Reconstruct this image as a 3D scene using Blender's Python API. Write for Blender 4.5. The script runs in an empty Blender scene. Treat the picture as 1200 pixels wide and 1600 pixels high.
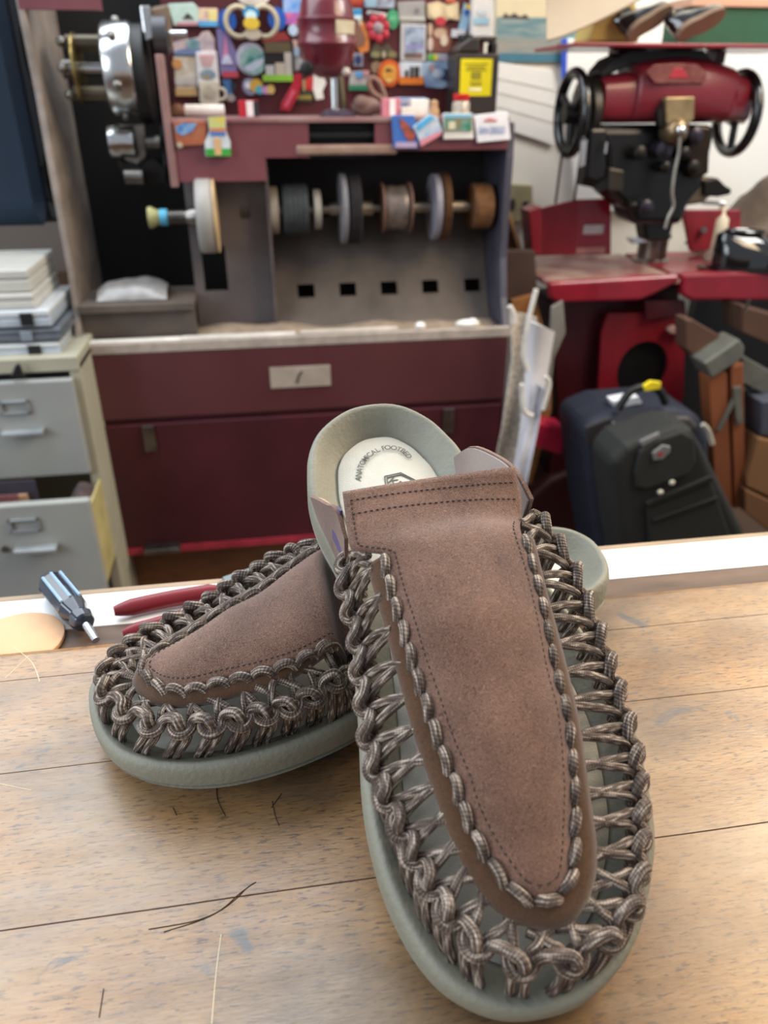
import bpy, bmesh, math, random
from mathutils import Vector, Matrix, noise
random.seed(7)
C = bpy.context.scene.collection
# ---------------- camera ----------------
PITCH, YAW, FPX = math.radians(28.6), math.radians(9), 1200.0
CAM = Vector((0, 0, 1.30))
cd = bpy.data.cameras.new('camera'); cam = bpy.data.objects.new('camera', cd); C.objects.link(cam)
cd.sensor_fit = 'HORIZONTAL'; cd.sensor_width = 36; cd.lens = 36
cam.location = CAM; cam.rotation_euler = (math.pi/2 - PITCH, 0, -YAW)
cd.clip_start = .01; cd.clip_end = 50
cd.dof.use_dof = True; cd.dof.focus_distance = .385; cd.dof.aperture_fstop = 12.0
bpy.context.scene.camera = cam
# ---------------- light ----------------
sc = bpy.context.scene
sc.view_settings.view_transform = 'Standard'; sc.view_settings.look = 'None'
sc.view_settings.gamma = 1; sc.view_settings.exposure = 0.0
w = bpy.data.worlds.new('room_light'); sc.world = w; w.use_nodes = True
bg = w.node_tree.nodes['Background']; bg.inputs[0].default_value = (.86, .91, 1, 1); bg.inputs[1].default_value = .5
def area(name, loc, target, sx, sy, power, col):
    l = bpy.data.lights.new(name, 'AREA'); l.shape = 'RECTANGLE'; l.size = sx; l.size_y = sy; l.energy = power; l.color = col
    o = bpy.data.objects.new(name, l); C.objects.link(o); o.location = loc
    o.rotation_euler = (Vector(target) - Vector(loc)).to_track_quat('-Z', 'Y').to_euler(); return o
area('ceiling_light_cool', (-.6, 1.5, 2.5), (-.1, .35, 1), 2.4, 1.6, 60, (.86, .93, 1))
area('ceiling_light_warm', (1.5, .75, 2.2), (.2, .3, 1), 1.1, 1.0, 38, (1, .78, .52))
area('window_light', (-2.4, -.3, 1.9), (.2, .9, .9), 1.6, 1.4, 40, (.85, .93, 1))
area('added_back_light', (1.9, 1.5, 2.55), (1.3, 2.4, 1.2), .9, .7, 34, (1, .97, .90))  # added lamp without a known source, brightens the right wall and white board

# ---------------- helpers ----------------
def ray(x, y):
    c0, c1 = (x-600)/FPX, (800-y)/FPX
    f = math.cos(PITCH)+math.sin(PITCH)*c1; u = -math.sin(PITCH)+math.cos(PITCH)*c1
    s, c = math.sin(YAW), math.cos(YAW)
    return Vector((f*s+c0*c, f*c-c0*s, u))
def at(x, y, Y):
    d = ray(x, y); return CAM + d*(Y/d.y)
def atz(x, y, Z):
    d = ray(x, y); return CAM + d*((Z-CAM.z)/d.z)
class B:
    def __init__(s): s.v = []; s.f = []; s.uv = {}
    def add(s, vs, fs):
        k = len(s.v); s.v += [Vector(p) for p in vs]; s.f += [tuple(i+k for i in f) for f in fs]; return s
    def box(s, x0, x1, y0, y1, z0, z1, M=None):
        vs = [Vector((x, y, z)) for x in (x0, x1) for y in (y0, y1) for z in (z0, z1)]
        if M: vs = [M @ p for p in vs]
        return s.add(vs, [(0,1,3,2),(4,6,7,5),(0,4,5,1),(2,3,7,6),(0,2,6,4),(1,5,7,3)])
    def prism(s, pts, vec):
        n = len(pts); vec = Vector(vec); pts = [Vector(p) for p in pts]
        return s.add(pts+[p+vec for p in pts], [tuple(range(n))[::-1], tuple(range(n, 2*n))]+[(i, (i+1) % n, n+(i+1) % n, n+i) for i in range(n)])
    def slab(s, px, Y, depth):
        return s.prism([at(x, y, Y) for x, y in px], (0, depth, 0))
    def rect(s, x0, y0, x1, y1, Y, depth):   # an upright box whose front face spans these points at distance Y
        a = at(x0, y1, Y); b = at(x1, y0, Y); return s.box(a.x, b.x, Y, Y+depth, a.z, b.z)
    def lathe(s, p, ax, prof, n=24):
        p = Vector(p); ax = Vector(ax).normalized(); u = ax.orthogonal().normalized(); w_ = ax.cross(u)
        k = len(s.v)
        for r, h in prof:
            for i in range(n):
                a = 2*math.pi*i/n; s.v.append(p+ax*h+(u*math.cos(a)+w_*math.sin(a))*r)
        for j in range(len(prof)-1):
            for i in range(n):
                i2 = (i+1) % n; s.f.append((k+j*n+i, k+j*n+i2, k+(j+1)*n+i2, k+(j+1)*n+i))
        s.f.append(tuple(k+i for i in range(n))[::-1]); s.f.append(tuple(k+(len(prof)-1)*n+i for i in range(n)))
        return s
    def cyl(s, p0, p1, r0, r1=None, n=20):
        p0 = Vector(p0); p1 = Vector(p1); return s.lathe(p0, p1-p0, [(r0, 0), (r0 if r1 is None else r1, (p1-p0).length)], n)
    def torus(s, p, ax, R, r, n=32, m=10):
        p = Vector(p); ax = Vector(ax).normalized(); u = ax.orthogonal().normalized(); w_ = ax.cross(u); k = len(s.v)
        for i in range(n):
            a = 2*math.pi*i/n; d = u*math.cos(a)+w_*math.sin(a)
            for j in range(m):
                b = 2*math.pi*j/m; s.v.append(p+d*(R+r*math.cos(b))+ax*r*math.sin(b))
        for i in range(n):
            for j in range(m):
                s.f.append((k+i*m+j, k+((i+1) % n)*m+j, k+((i+1) % n)*m+(j+1) % m, k+i*m+(j+1) % m))
        return s
    def ell(s, p, rx, ry, rz, n=20, m=12, M=None):
        p = Vector(p); k = len(s.v); vs = []
        for j in range(m+1):
            t = math.pi*j/m
            for i in range(n):
                a = 2*math.pi*i/n; q = Vector((rx*math.sin(t)*math.cos(a), ry*math.sin(t)*math.sin(a), rz*math.cos(t)))
                vs.append(p+(M @ q if M else q))
        return s.add(vs, [(j*n+i, (j+1)*n+i, (j+1)*n+(i+1) % n, j*n+(i+1) % n) for j in range(m) for i in range(n)])
    def tube(s, pts, r, n=10, up=None, taper=0, flat=1.0):
        pts = [Vector(p) for p in pts]; k = len(s.v); L = 0; prev = None; ref = None
        N = len(pts)
        for i, p in enumerate(pts):
            t = (pts[min(i+1, N-1)]-pts[max(i-1, 0)]).normalized()
            if ref is None: ref = t.orthogonal().normalized()
            ref = (ref - t*ref.dot(t)).normalized(); b = t.cross(ref)
            if i: L += (p-pts[i-1]).length
            rr = r
            if taper: rr = r*min(1, .55+ .45*min(i, N-1-i)/taper) if min(i, N-1-i) < taper else r
            for j in range(n):
                a = 2*math.pi*j/n; s.uv[len(s.v)] = (L, j/n); s.v.append(p+ref*rr*math.cos(a)+b*rr*math.sin(a)*flat)
        for i in range(N-1):
            for j in range(n): s.f.append((k+i*n+j, k+i*n+(j+1) % n, k+(i+1)*n+(j+1) % n, k+(i+1)*n+j))
        s.f.append(tuple(k+j for j in range(n))[::-1]); s.f.append(tuple(k+(N-1)*n+j for j in range(n)))
        return s
    def grid(s, P):
        k = len(s.v); a, b = len(P), len(P[0])
        for row in P: s.v += [Vector(p) for p in row]
        s.f += [(k+i*b+j, k+i*b+j+1, k+(i+1)*b+j+1, k+(i+1)*b+j) for i in range(a-1) for j in range(b-1)]
        return s
def cr(P, k=6, closed=False):               # smooth curve through points
    P = [Vector(p) for p in P]; N = len(P); o = []
    rng = range(N) if closed else range(N-1)
    for i in rng:
        if closed: a, b, c, d = P[i-1], P[i], P[(i+1) % N], P[(i+2) % N]
        else: a, b, c, d = P[max(i-1, 0)], P[i], P[i+1], P[min(i+2, N-1)]
        for j in range(k):
            t = j/k; o.append(.5*((2*b)+(c-a)*t+(2*a-5*b+4*c-d)*t*t+(3*b-a-3*c+d)*t**3))
    if not closed: o.append(P[-1])
    return o
def resample(P, n):
    P = [Vector(p) for p in P]; d = [0]
    for i in range(1, len(P)): d.append(d[-1]+(P[i]-P[i-1]).length)
    o = []; j = 0
    for i in range(n):
        s = d[-1]*i/(n-1)
        while j < len(P)-2 and d[j+1] < s: j += 1
        t = (s-d[j])/max(1e-9, d[j+1]-d[j]); o.append(P[j].lerp(P[j+1], min(1, max(0, t))))
    return o
LOCAL = set()
def rootof(o):
    while o.parent: o = o.parent
    return o
def obj(name, b, m, parent=None, bevel=0, smooth=False, solid=0, sub=0, seg=2):
    me = bpy.data.meshes.new(name); off = Vector((0, 0, 0))
    if parent and rootof(parent).name not in LOCAL: off = rootof(parent).location.copy()
    me.from_pydata([p-off for p in b.v], [], b.f)
    if b.uv:
        ul = me.uv_layers.new(name='UVMap')
        for poly in me.polygons:
            us = [b.uv.get(me.loops[li].vertex_index, (0, 0)) for li in poly.loop_indices]
            wrap = max(u[1] for u in us)-min(u[1] for u in us) > .5
            for li, u in zip(poly.loop_indices, us): ul.data[li].uv = (u[0], u[1]+1 if wrap and u[1] < .5 else u[1])
    bm = bmesh.new(); bm.from_mesh(me); bmesh.ops.recalc_face_normals(bm, faces=bm.faces); bm.to_mesh(me); bm.free()
    me.materials.append(m)
    if smooth:
        for p in me.polygons: p.use_smooth = True
    o = bpy.data.objects.new(name, me); C.objects.link(o)
    if parent: o.parent = parent
    else:
        xs = [p.x for p in b.v]; ys = [p.y for p in b.v]; zs = [p.z for p in b.v]
        c = Vector(((min(xs)+max(xs))/2, (min(ys)+max(ys))/2, min(zs)))
        me.transform(Matrix.Translation(-c)); o.location = c
    if solid:
        k = o.modifiers.new('thickness', 'SOLIDIFY'); k.thickness = solid; k.offset = 0
    if bevel:
        k = o.modifiers.new('bevel', 'BEVEL'); k.width = bevel; k.segments = seg; k.limit_method = 'ANGLE'; k.angle_limit = math.radians(40)
    if sub:
        k = o.modifiers.new('sub', 'SUBSURF'); k.levels = sub; k.render_levels = sub
    if smooth and not sub and not bevel:
        k = o.modifiers.new('split', 'EDGE_SPLIT'); k.split_angle = math.radians(50)
    return o
def tag(o, label, cat, group=None):
    o['label'] = label; o['category'] = cat
    if group: o['group'] = group
    return o
def thing(name, loc, label, cat, group=None):
    o = bpy.data.objects.new(name, None); C.objects.link(o); o.location = loc; o.empty_display_size = .02
    return tag(o, label, cat, group)
def struct(name, b, m, **k):
    o = obj(name, b, m, **k); o['kind'] = 'structure'; return o
# ---------------- materials ----------------
def nt(name):
    m = bpy.data.materials.new(name); m.use_nodes = True; return m, m.node_tree.nodes, m.node_tree.links, m.node_tree.nodes['Principled BSDF']
def rgb(h):
    h = h.lstrip('#'); c = [int(h[i:i+2], 16)/255 for i in (0, 2, 4)]
    return tuple(x/12.92 if x <= .04045 else ((x+.055)/1.055)**2.4 for x in c)+(1,)
MC = {}
def mat(hexc, rough=.5, metal=0, var=.25, scale=18, col2=None, bump=0, bscale=60, coat=0, trans=0, stretch=(1, 1, 1), contrast=.25):
    key = (hexc, rough, metal, var, scale, col2, bump, bscale, coat, trans, stretch, contrast)
    if key in MC: return MC[key]
    m, N, L, P = nt('mat_'+hexc.strip('#'))
    tc = N.new('ShaderNodeTexCoord'); mp = N.new('ShaderNodeMapping'); mp.inputs['Scale'].default_value = stretch
    L.new(tc.outputs['Object'], mp.inputs['Vector'])
    nz = N.new('ShaderNodeTexNoise'); nz.inputs['Scale'].default_value = scale; nz.inputs['Detail'].default_value = 5
    L.new(mp.outputs[0], nz.inputs['Vector'])
    rp = N.new('ShaderNodeValToRGB'); c = rgb(hexc)
    rp.color_ramp.elements[0].position = .5-contrast; rp.color_ramp.elements[1].position = .5+contrast
    if col2: rp.color_ramp.elements[0].color = c; rp.color_ramp.elements[1].color = rgb(col2)
    else:
        rp.color_ramp.elements[0].color = tuple(x*(1-var) for x in c[:3])+(1,)
        rp.color_ramp.elements[1].color = tuple(min(1, x*(1+var)) for x in c[:3])+(1,)
    L.new(nz.outputs['Fac'], rp.inputs[0]); L.new(rp.outputs[0], P.inputs['Base Color'])
    P.inputs['Roughness'].default_value = rough; P.inputs['Metallic'].default_value = metal
    P.inputs['Coat Weight'].default_value = coat; P.inputs['Transmission Weight'].default_value = trans
    if bump:
        n2 = N.new('ShaderNodeTexNoise'); n2.inputs['Scale'].default_value = bscale; n2.inputs['Detail'].default_value = 4
        L.new(tc.outputs['Object'], n2.inputs['Vector']); bp = N.new('ShaderNodeBump'); bp.inputs['Strength'].default_value = bump; bp.inputs['Distance'].default_value = .002
        L.new(n2.outputs['Fac'], bp.inputs['Height']); L.new(bp.outputs[0], P.inputs['Normal'])
    MC[key] = m; return m
def suede_mat(name, dark, light, fib=1.0):
    m, N, L, P = nt(name)
    tc = N.new('ShaderNodeTexCoord')
    a = N.new('ShaderNodeTexNoise'); a.inputs['Scale'].default_value = 35; a.inputs['Detail'].default_value = 6; L.new(tc.outputs['Object'], a.inputs['Vector'])
    f = N.new('ShaderNodeTexNoise'); f.inputs['Scale'].default_value = 620; f.inputs['Detail'].default_value = 7; f.inputs['Distortion'].default_value = 3.5; L.new(tc.outputs['Object'], f.inputs['Vector'])
    r1 = N.new('ShaderNodeValToRGB'); r1.color_ramp.elements[0].position = .3; r1.color_ramp.elements[1].position = .72
    r1.color_ramp.elements[0].color = rgb(dark); r1.color_ramp.elements[1].color = rgb(light)
    mx = N.new('ShaderNodeMath'); mx.operation = 'MULTIPLY_ADD'; mx.inputs[1].default_value = .62; L.new(f.outputs['Fac'], mx.inputs[0])
    m2 = N.new('ShaderNodeMath'); m2.operation = 'MULTIPLY'; m2.inputs[1].default_value = .26; L.new(a.outputs['Fac'], m2.inputs[0]); L.new(m2.outputs[0], mx.inputs[2])
    L.new(mx.outputs[0], r1.inputs[0]); L.new(r1.outputs[0], P.inputs['Base Color'])
    P.inputs['Roughness'].default_value = .95; P.inputs['Specular IOR Level'].default_value = .15
    P.inputs['Sheen Weight'].default_value = .35; P.inputs['Sheen Roughness'].default_value = .5
    bp = N.new('ShaderNodeBump'); bp.inputs['Strength'].default_value = .9*fib; bp.inputs['Distance'].default_value = .0006
    L.new(f.outputs['Fac'], bp.inputs['Height']); L.new(bp.outputs[0], P.inputs['Normal'])
    return m
def cord_mat():
    m, N, L, P = nt('braided_cord')
    uv = N.new('ShaderNodeUVMap'); sp = N.new('ShaderNodeSeparateXYZ'); L.new(uv.outputs[0], sp.inputs[0])
    def M(op, a, b=None):
        n = N.new('ShaderNodeMath'); n.operation = op
        for i, x in enumerate((a, b)):
            if x is None: continue
            if isinstance(x, (int, float)): n.inputs[i].default_value = x
            else: L.new(x, n.inputs[i])
        return n.outputs[0]
    s, a = sp.outputs[0], sp.outputs[1]
    # light flecks drawn out along the cord
    cb = N.new('ShaderNodeCombineXYZ'); L.new(M('MULTIPLY', s, 170), cb.inputs[0]); L.new(M('MULTIPLY', a, 14), cb.inputs[1])
    oi = N.new('ShaderNodeObjectInfo'); L.new(M('MULTIPLY', oi.outputs['Random'], 40), cb.inputs[2])
    nz = N.new('ShaderNodeTexNoise'); nz.inputs['Scale'].default_value = 1; nz.inputs['Detail'].default_value = 1; L.new(cb.outputs[0], nz.inputs['Vector'])
    r = N.new('ShaderNodeValToRGB'); e = r.color_ramp.elements
    e[0].position = .36; e[0].color = rgb('#4d3e34'); e[1].position = .66; e[1].color = rgb('#c8b8a8')
    x = r.color_ramp.elements.new(.53); x.color = rgb('#75655a')
    L.new(nz.outputs['Fac'], r.inputs[0])
    # fine braid ribs
    w1 = M('SINE', M('ADD', M('MULTIPLY', s, 5200), M('MULTIPLY', a, 6.2832*2)))
    w2 = M('SINE', M('MULTIPLY', a, 6.2832*16))
    h = M('MULTIPLY', M('ADD', w1, 1.2), M('ADD', w2, 1.6))
    mu = N.new('ShaderNodeMix'); mu.data_type = 'RGBA'; mu.blend_type = 'MULTIPLY'; mu.inputs[0].default_value = .35
    L.new(r.outputs[0], mu.inputs[6]); cc = N.new('ShaderNodeCombineColor')
    hv = M('MULTIPLY', h, .25)
    for i in range(3): L.new(hv, cc.inputs[i])
    L.new(cc.outputs[0], mu.inputs[7]); L.new(mu.outputs[2], P.inputs['Base Color'])
    P.inputs['Roughness'].default_value = .62
    bp = N.new('ShaderNodeBump'); bp.inputs['Strength'].default_value = .45; bp.inputs['Distance'].default_value = .0004; L.new(h, bp.inputs['Height']); L.new(bp.outputs[0], P.inputs['Normal'])
    return m
def wood_mat():
    m, N, L, P = nt('worn_maple_counter')
    tc = N.new('ShaderNodeTexCoord')
    def noise_(scale, st, det=6, rgh=.6, dist=0, off=(0, 0, 0)):
        mp = N.new('ShaderNodeMapping'); mp.inputs['Scale'].default_value = st; mp.inputs['Location'].default_value = off; L.new(tc.outputs['Object'], mp.inputs[0])
        n = N.new('ShaderNodeTexNoise'); n.inputs['Scale'].default_value = scale; n.inputs['Detail'].default_value = det; n.inputs['Roughness'].default_value = rgh; n.inputs['Distortion'].default_value = dist
        L.new(mp.outputs[0], n.inputs['Vector']); return n.outputs['Fac']
    def ramp(f, p0, c0, p1, c1):
        r = N.new('ShaderNodeValToRGB'); r.color_ramp.elements[0].position = p0; r.color_ramp.elements[0].color = c0
        r.color_ramp.elements[1].position = p1; r.color_ramp.elements[1].color = c1; L.new(f, r.inputs[0]); return r.outputs[0]
    def mix(f, a, b, mode='MIX'):
        x = N.new('ShaderNodeMix'); x.data_type = 'RGBA'; x.blend_type = mode
        if isinstance(f, float): x.inputs[0].default_value = f
        else: L.new(f, x.inputs[0])
        for i, k in ((6, a), (7, b)):
            if isinstance(k, tuple): x.inputs[i].default_value = k
            else: L.new(k, x.inputs[i])
        return x.outputs[2]
    base = ramp(noise_(9, (1, 3, 1), 5), .35, rgb('#946a38'), .65, rgb('#b18650'))
    g = ramp(noise_(60, (1, 9, 1), 6, .7), .36, rgb('#8c5c30'), .60, (1, 1, 1, 1)); base = mix(.38, base, g, 'MULTIPLY')
    fl = ramp(noise_(150, (1, 4.5, 1), 4, .62), .36, (1, 1, 1, 1), .47, (0, 0, 0, 1)); base = mix(fl, base, rgb('#563a20'))
    pale = ramp(noise_(6, (1, 2, 1), 6, .6, 0, (3, 1, 0)), .40, (0, 0, 0, 1), .66, (.55, .55, .55, 1)); base = mix(pale, base, rgb('#a8967c'))
    grime = ramp(noise_(7.5, (1, 1.5, 1), 7, .65, 0, (.4, .1, 0)), .44, (0, 0, 0, 1), .66, (.72, .72, .72, 1)); base = mix(grime, base, rgb('#4f4135'))
    st = ramp(noise_(26, (1, 1.3, 1), 4, .55, .6, (1.7, 2.2, 0)), .64, (0, 0, 0, 1), .69, (.7, .75, .75, 1)); base = mix(st, base, rgb('#4a5158'))
    L.new(base, P.inputs['Base Color'])
    P.inputs['Specular IOR Level'].default_value = .85
    rr = ramp(noise_(30, (1, 4, 1), 5), .3, (.28, .28, .28, 1), .7, (.44, .44, .44, 1)); L.new(rr, P.inputs['Roughness'])
    bp = N.new('ShaderNodeBump'); bp.inputs['Strength'].default_value = .25; bp.inputs['Distance'].default_value = .0006; L.new(noise_(160, (1, 5, 1), 4), bp.inputs['Height']); L.new(bp.outputs[0], P.inputs['Normal'])
    return m
CORD = cord_mat()
SUEDE = suede_mat('brown_suede', '#402a21', '#b08670')
STRIP = suede_mat('dark_brown_microfibre', '#452f20', '#6c503a', .4)
FOAM = mat('#858476', .62, var=.10, scale=30, bump=.25, bscale=400)
FOAM2 = mat('#4f514b', .7, var=.1, scale=30)
BED = mat('#a8b0a4', .35, var=.08, scale=60, bump=.5, bscale=700)
INSOLE = mat('#c9c7bb', .6, var=.06, scale=90, bump=.3, bscale=1500)
DARK = mat('#2a211c', .7)
# ---------------- counter ----------------
WOOD = wood_mat()
b = B()
prof = [(-.35, .945), (-.35, 1.0), (.398, 1.0), (.403, .9985), (.4062, .994), (.4062, .945)]
b.prism([(-.9, y, z) for y, z in prof], (2.4, 0, 0))
ct = thing('wooden_counter', (.3, .1, 0), 'pale worn wooden counter top with dark scratches and stains under the sandals', 'counter')
obj('counter_top', b, WOOD, ct, smooth=False)
b = B()
for y, x0, x1 in ((.2155, -.9, 1.5), (.3022, -.9, -.08), (.3022, .18, 1.5), (.129, -.9, 1.5), (.375, -.9, -.05), (.366, .2, 1.5)):
    xs = [x0+(x1-x0)*i/80 for i in range(81)]
    P_ = [(x, y+.0006*noise.noise(Vector((x*14, y*50, 0)))) for x in xs]; hw = .00028 if y in (.2155,) else .00016
    b.grid([[(x, yy-hw, 1.00012) for x, yy in P_], [(x, yy+hw, 1.00012) for x, yy in P_]])
for px in ([(400, 1378), (385, 1388), (368, 1405), (340, 1425), (300, 1440), (232, 1452)], [(396, 1380), (372, 1398), (350, 1418), (318, 1436), (256, 1456)], [(338, 1225), (340, 1250), (352, 1275)], [(425, 1252), (430, 1275), (436, 1290)], [(162, 1545), (155, 1590)],
           [(270, 1262), (276, 1274)], [(440, 1240), (424, 1262)]):
    b.tube([atz(x, y, 1.0001) for x, y in cr([(x, y, 0) for x, y in px], 4) for x, y in [(x, y)]] if 0 else [atz(p[0], p[1], 1.0001) for p in cr([(x, y, 0) for x, y in px], 4)], .00022, 5)
obj('seams_and_scratches', b, mat('#3d2413', .8), ct)
for px in ([(346, 1460), (338, 1520), (331, 1600)], [(20, 1010), (50, 1035), (62, 1065)], [(8, 1060), (45, 1025)], [(0, 1225), (50, 1235)]):
    obj('pale_scratch', B().tube([atz(p[0], p[1], 1.0) for p in cr([(x, y, 0) for x, y in px], 4)], .00025, 5), mat('#e8d6b4', .6), ct)
b = B(); b.box(-.9, 1.5, -.30, .40, .0, .944)
obj('counter_front', b, mat('#5c3b22', .6), ct)
b = B(); b.box(-.9, 1.5, .4066, .4415, .94, .985)
obj('ledge_board', b, mat('#46362a', .6, col2='#70594a', scale=22, stretch=(1, 4, 1)), ct, bevel=.001)
b = B(); b.box(-.9, 1.5, .4417, .4815, .94, .9855)
obj('white_strip', b, mat('#f4f5f4', .35, var=.02), ct, bevel=.0006)
b = B(); b.box(-.9, 1.5, .4817, .4875, .94, .9855)
obj('edge_trim', b, mat('#a08a70', .5), ct, bevel=.0006)
# ---------------- sandals ----------------
def frame_matrix(o, ax, lat, n):
    M = Matrix.Identity(4)
    for r in range(3): M[r][0] = lat[r]; M[r][1] = ax[r]; M[r][2] = n[r]; M[r][3] = o[r]
    return M
MF = frame_matrix((.07743848, .13807664, 1.022), (-.03995349, .92632263, .37460659), (.99907114, .04309123, 0), (.01614226, -.37425864, .92718385))
MB = frame_matrix((-.10343379, .3243734, 1.02648), (.95765701, .2857771, .03499285), (.28595223, -.95824388, 0), (-.03353169, -.01000628, .99938756))
MB = MB @ Matrix.Scale(1.04, 4); MFI = MF.inverted(); MBI = MB.inverted()
FRONT = dict(
 outline=[(0.3121,0.0),(0.3086,-0.0198),(0.2948,-0.0368),(0.2788,-0.0454),(0.263,-0.0484),(0.2446,-0.0497),(0.225,-0.0472),(0.2037,-0.0414),(0.185,-0.0395),(0.1666,-0.0393),(0.1301,-0.0424),(0.1116,-0.0444),(0.0863,-0.0474),(0.0656,-0.0474),(0.0467,-0.0448),(0.028,-0.0386),(0.016,-0.0318),(0.0081,-0.0232),(0.0026,-0.0124),(0.0006,0.0007),(0.0019,0.0158),(0.009,0.0316),(0.0197,0.0446),(0.0364,0.0565),(0.0501,0.0639),(0.0656,0.0686),(0.0893,0.0733),(0.1039,0.0739),(0.1176,0.0732),(0.1273,0.072),(0.155,0.0655),(0.185,0.056),(0.215,0.048),(0.243,0.0435),(0.2692,0.0392),(0.2817,0.0347),(0.2954,0.0276),(0.3078,0.0147)],
 SL=[(0.0321,0.0057,0.022),(0.0362,-0.0029,0.022),(0.0484,-0.0097,0.024),(0.0619,-0.0146,0.028),(0.0745,-0.0162,0.031),(0.0865,-0.019,0.033),(0.105,-0.0213,0.036),(0.1182,-0.0232,0.038),(0.1343,-0.0246,0.041),(0.1513,-0.0262,0.043),(0.1685,-0.0266,0.045),(0.1763,-0.041,0.04),(0.1908,-0.0405,0.042),(0.2061,-0.0399,0.044)],
 SR=[(0.0321,0.0057,0.022),(0.0353,0.0127,0.022),(0.0414,0.0168,0.023),(0.054,0.0211,0.026),(0.0654,0.0246,0.029),(0.0889,0.0292,0.034),(0.1072,0.0299,0.037),(0.126,0.0314,0.041),(0.1484,0.0332,0.044),(0.1719,0.0342,0.046),(0.1835,0.0397,0.04),(0.1960,0.0425,0.043),(0.2080,0.0415,0.050)],
 EL=[(0.0212,-0.0014,0.016),(0.0298,-0.0097,0.017),(0.041,-0.0167,0.019),(0.0526,-0.0211,0.022),(0.0725,-0.025,0.026),(0.0929,-0.0282,0.029),(0.1119,-0.0297,0.032),(0.1297,-0.0311,0.035),(0.1498,-0.0329,0.038),(0.1737,-0.0349,0.04)],
 ER=[(0.0211,0.0035,0.016),(0.0238,0.0172,0.016),(0.0366,0.0277,0.018),(0.0491,0.0306,0.021),(0.0658,0.0331,0.024),(0.0917,0.037,0.029),(0.1208,0.039,0.033),(0.1457,0.0398,0.037),(0.1709,0.0416,0.04),(0.1824,0.0417,0.041)],
 CH=[(0.1823,-0.0399,0.022),(0.1707,-0.0416,0.021),(0.1576,-0.0408,0.02),(0.1435,-0.0403,0.019),(0.1294,-0.0415,0.018),(0.1155,-0.0417,0.017),(0.1019,-0.0425,0.016),(0.0893,-0.0419,0.015),(0.078,-0.0399,0.014),(0.0669,-0.0366,0.013),(0.0567,-0.0337,0.012),(0.0459,-0.0301,0.012),(0.0354,-0.0258,0.012),(0.025,-0.0191,0.012),(0.0167,-0.0058,0.012),(0.0148,0.0111,0.012),(0.0195,0.0267,0.012),(0.0277,0.0379,0.012),(0.0378,0.0446,0.012),(0.0486,0.0496,0.012),(0.0588,0.0535,0.013),(0.0686,0.0565,0.014),(0.0795,0.059,0.015),(0.0922,0.0604,0.016),(0.1057,0.0611,0.018),(0.1182,0.0609,0.02),(0.1318,0.061,0.022),(0.1468,0.0599,0.024),(0.1615,0.059,0.026),(0.1754,0.0548,0.029),(0.1867,0.0502,0.032)],
 HO=[(0.0747,-0.0391),(0.0612,-0.0374),(0.0485,-0.0361),(0.036,-0.0332),(0.0247,-0.0275),(0.0146,-0.0204),(0.0084,-0.0067),(0.0067,0.0071),(0.0097,0.0208),(0.0164,0.0349)])
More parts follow.
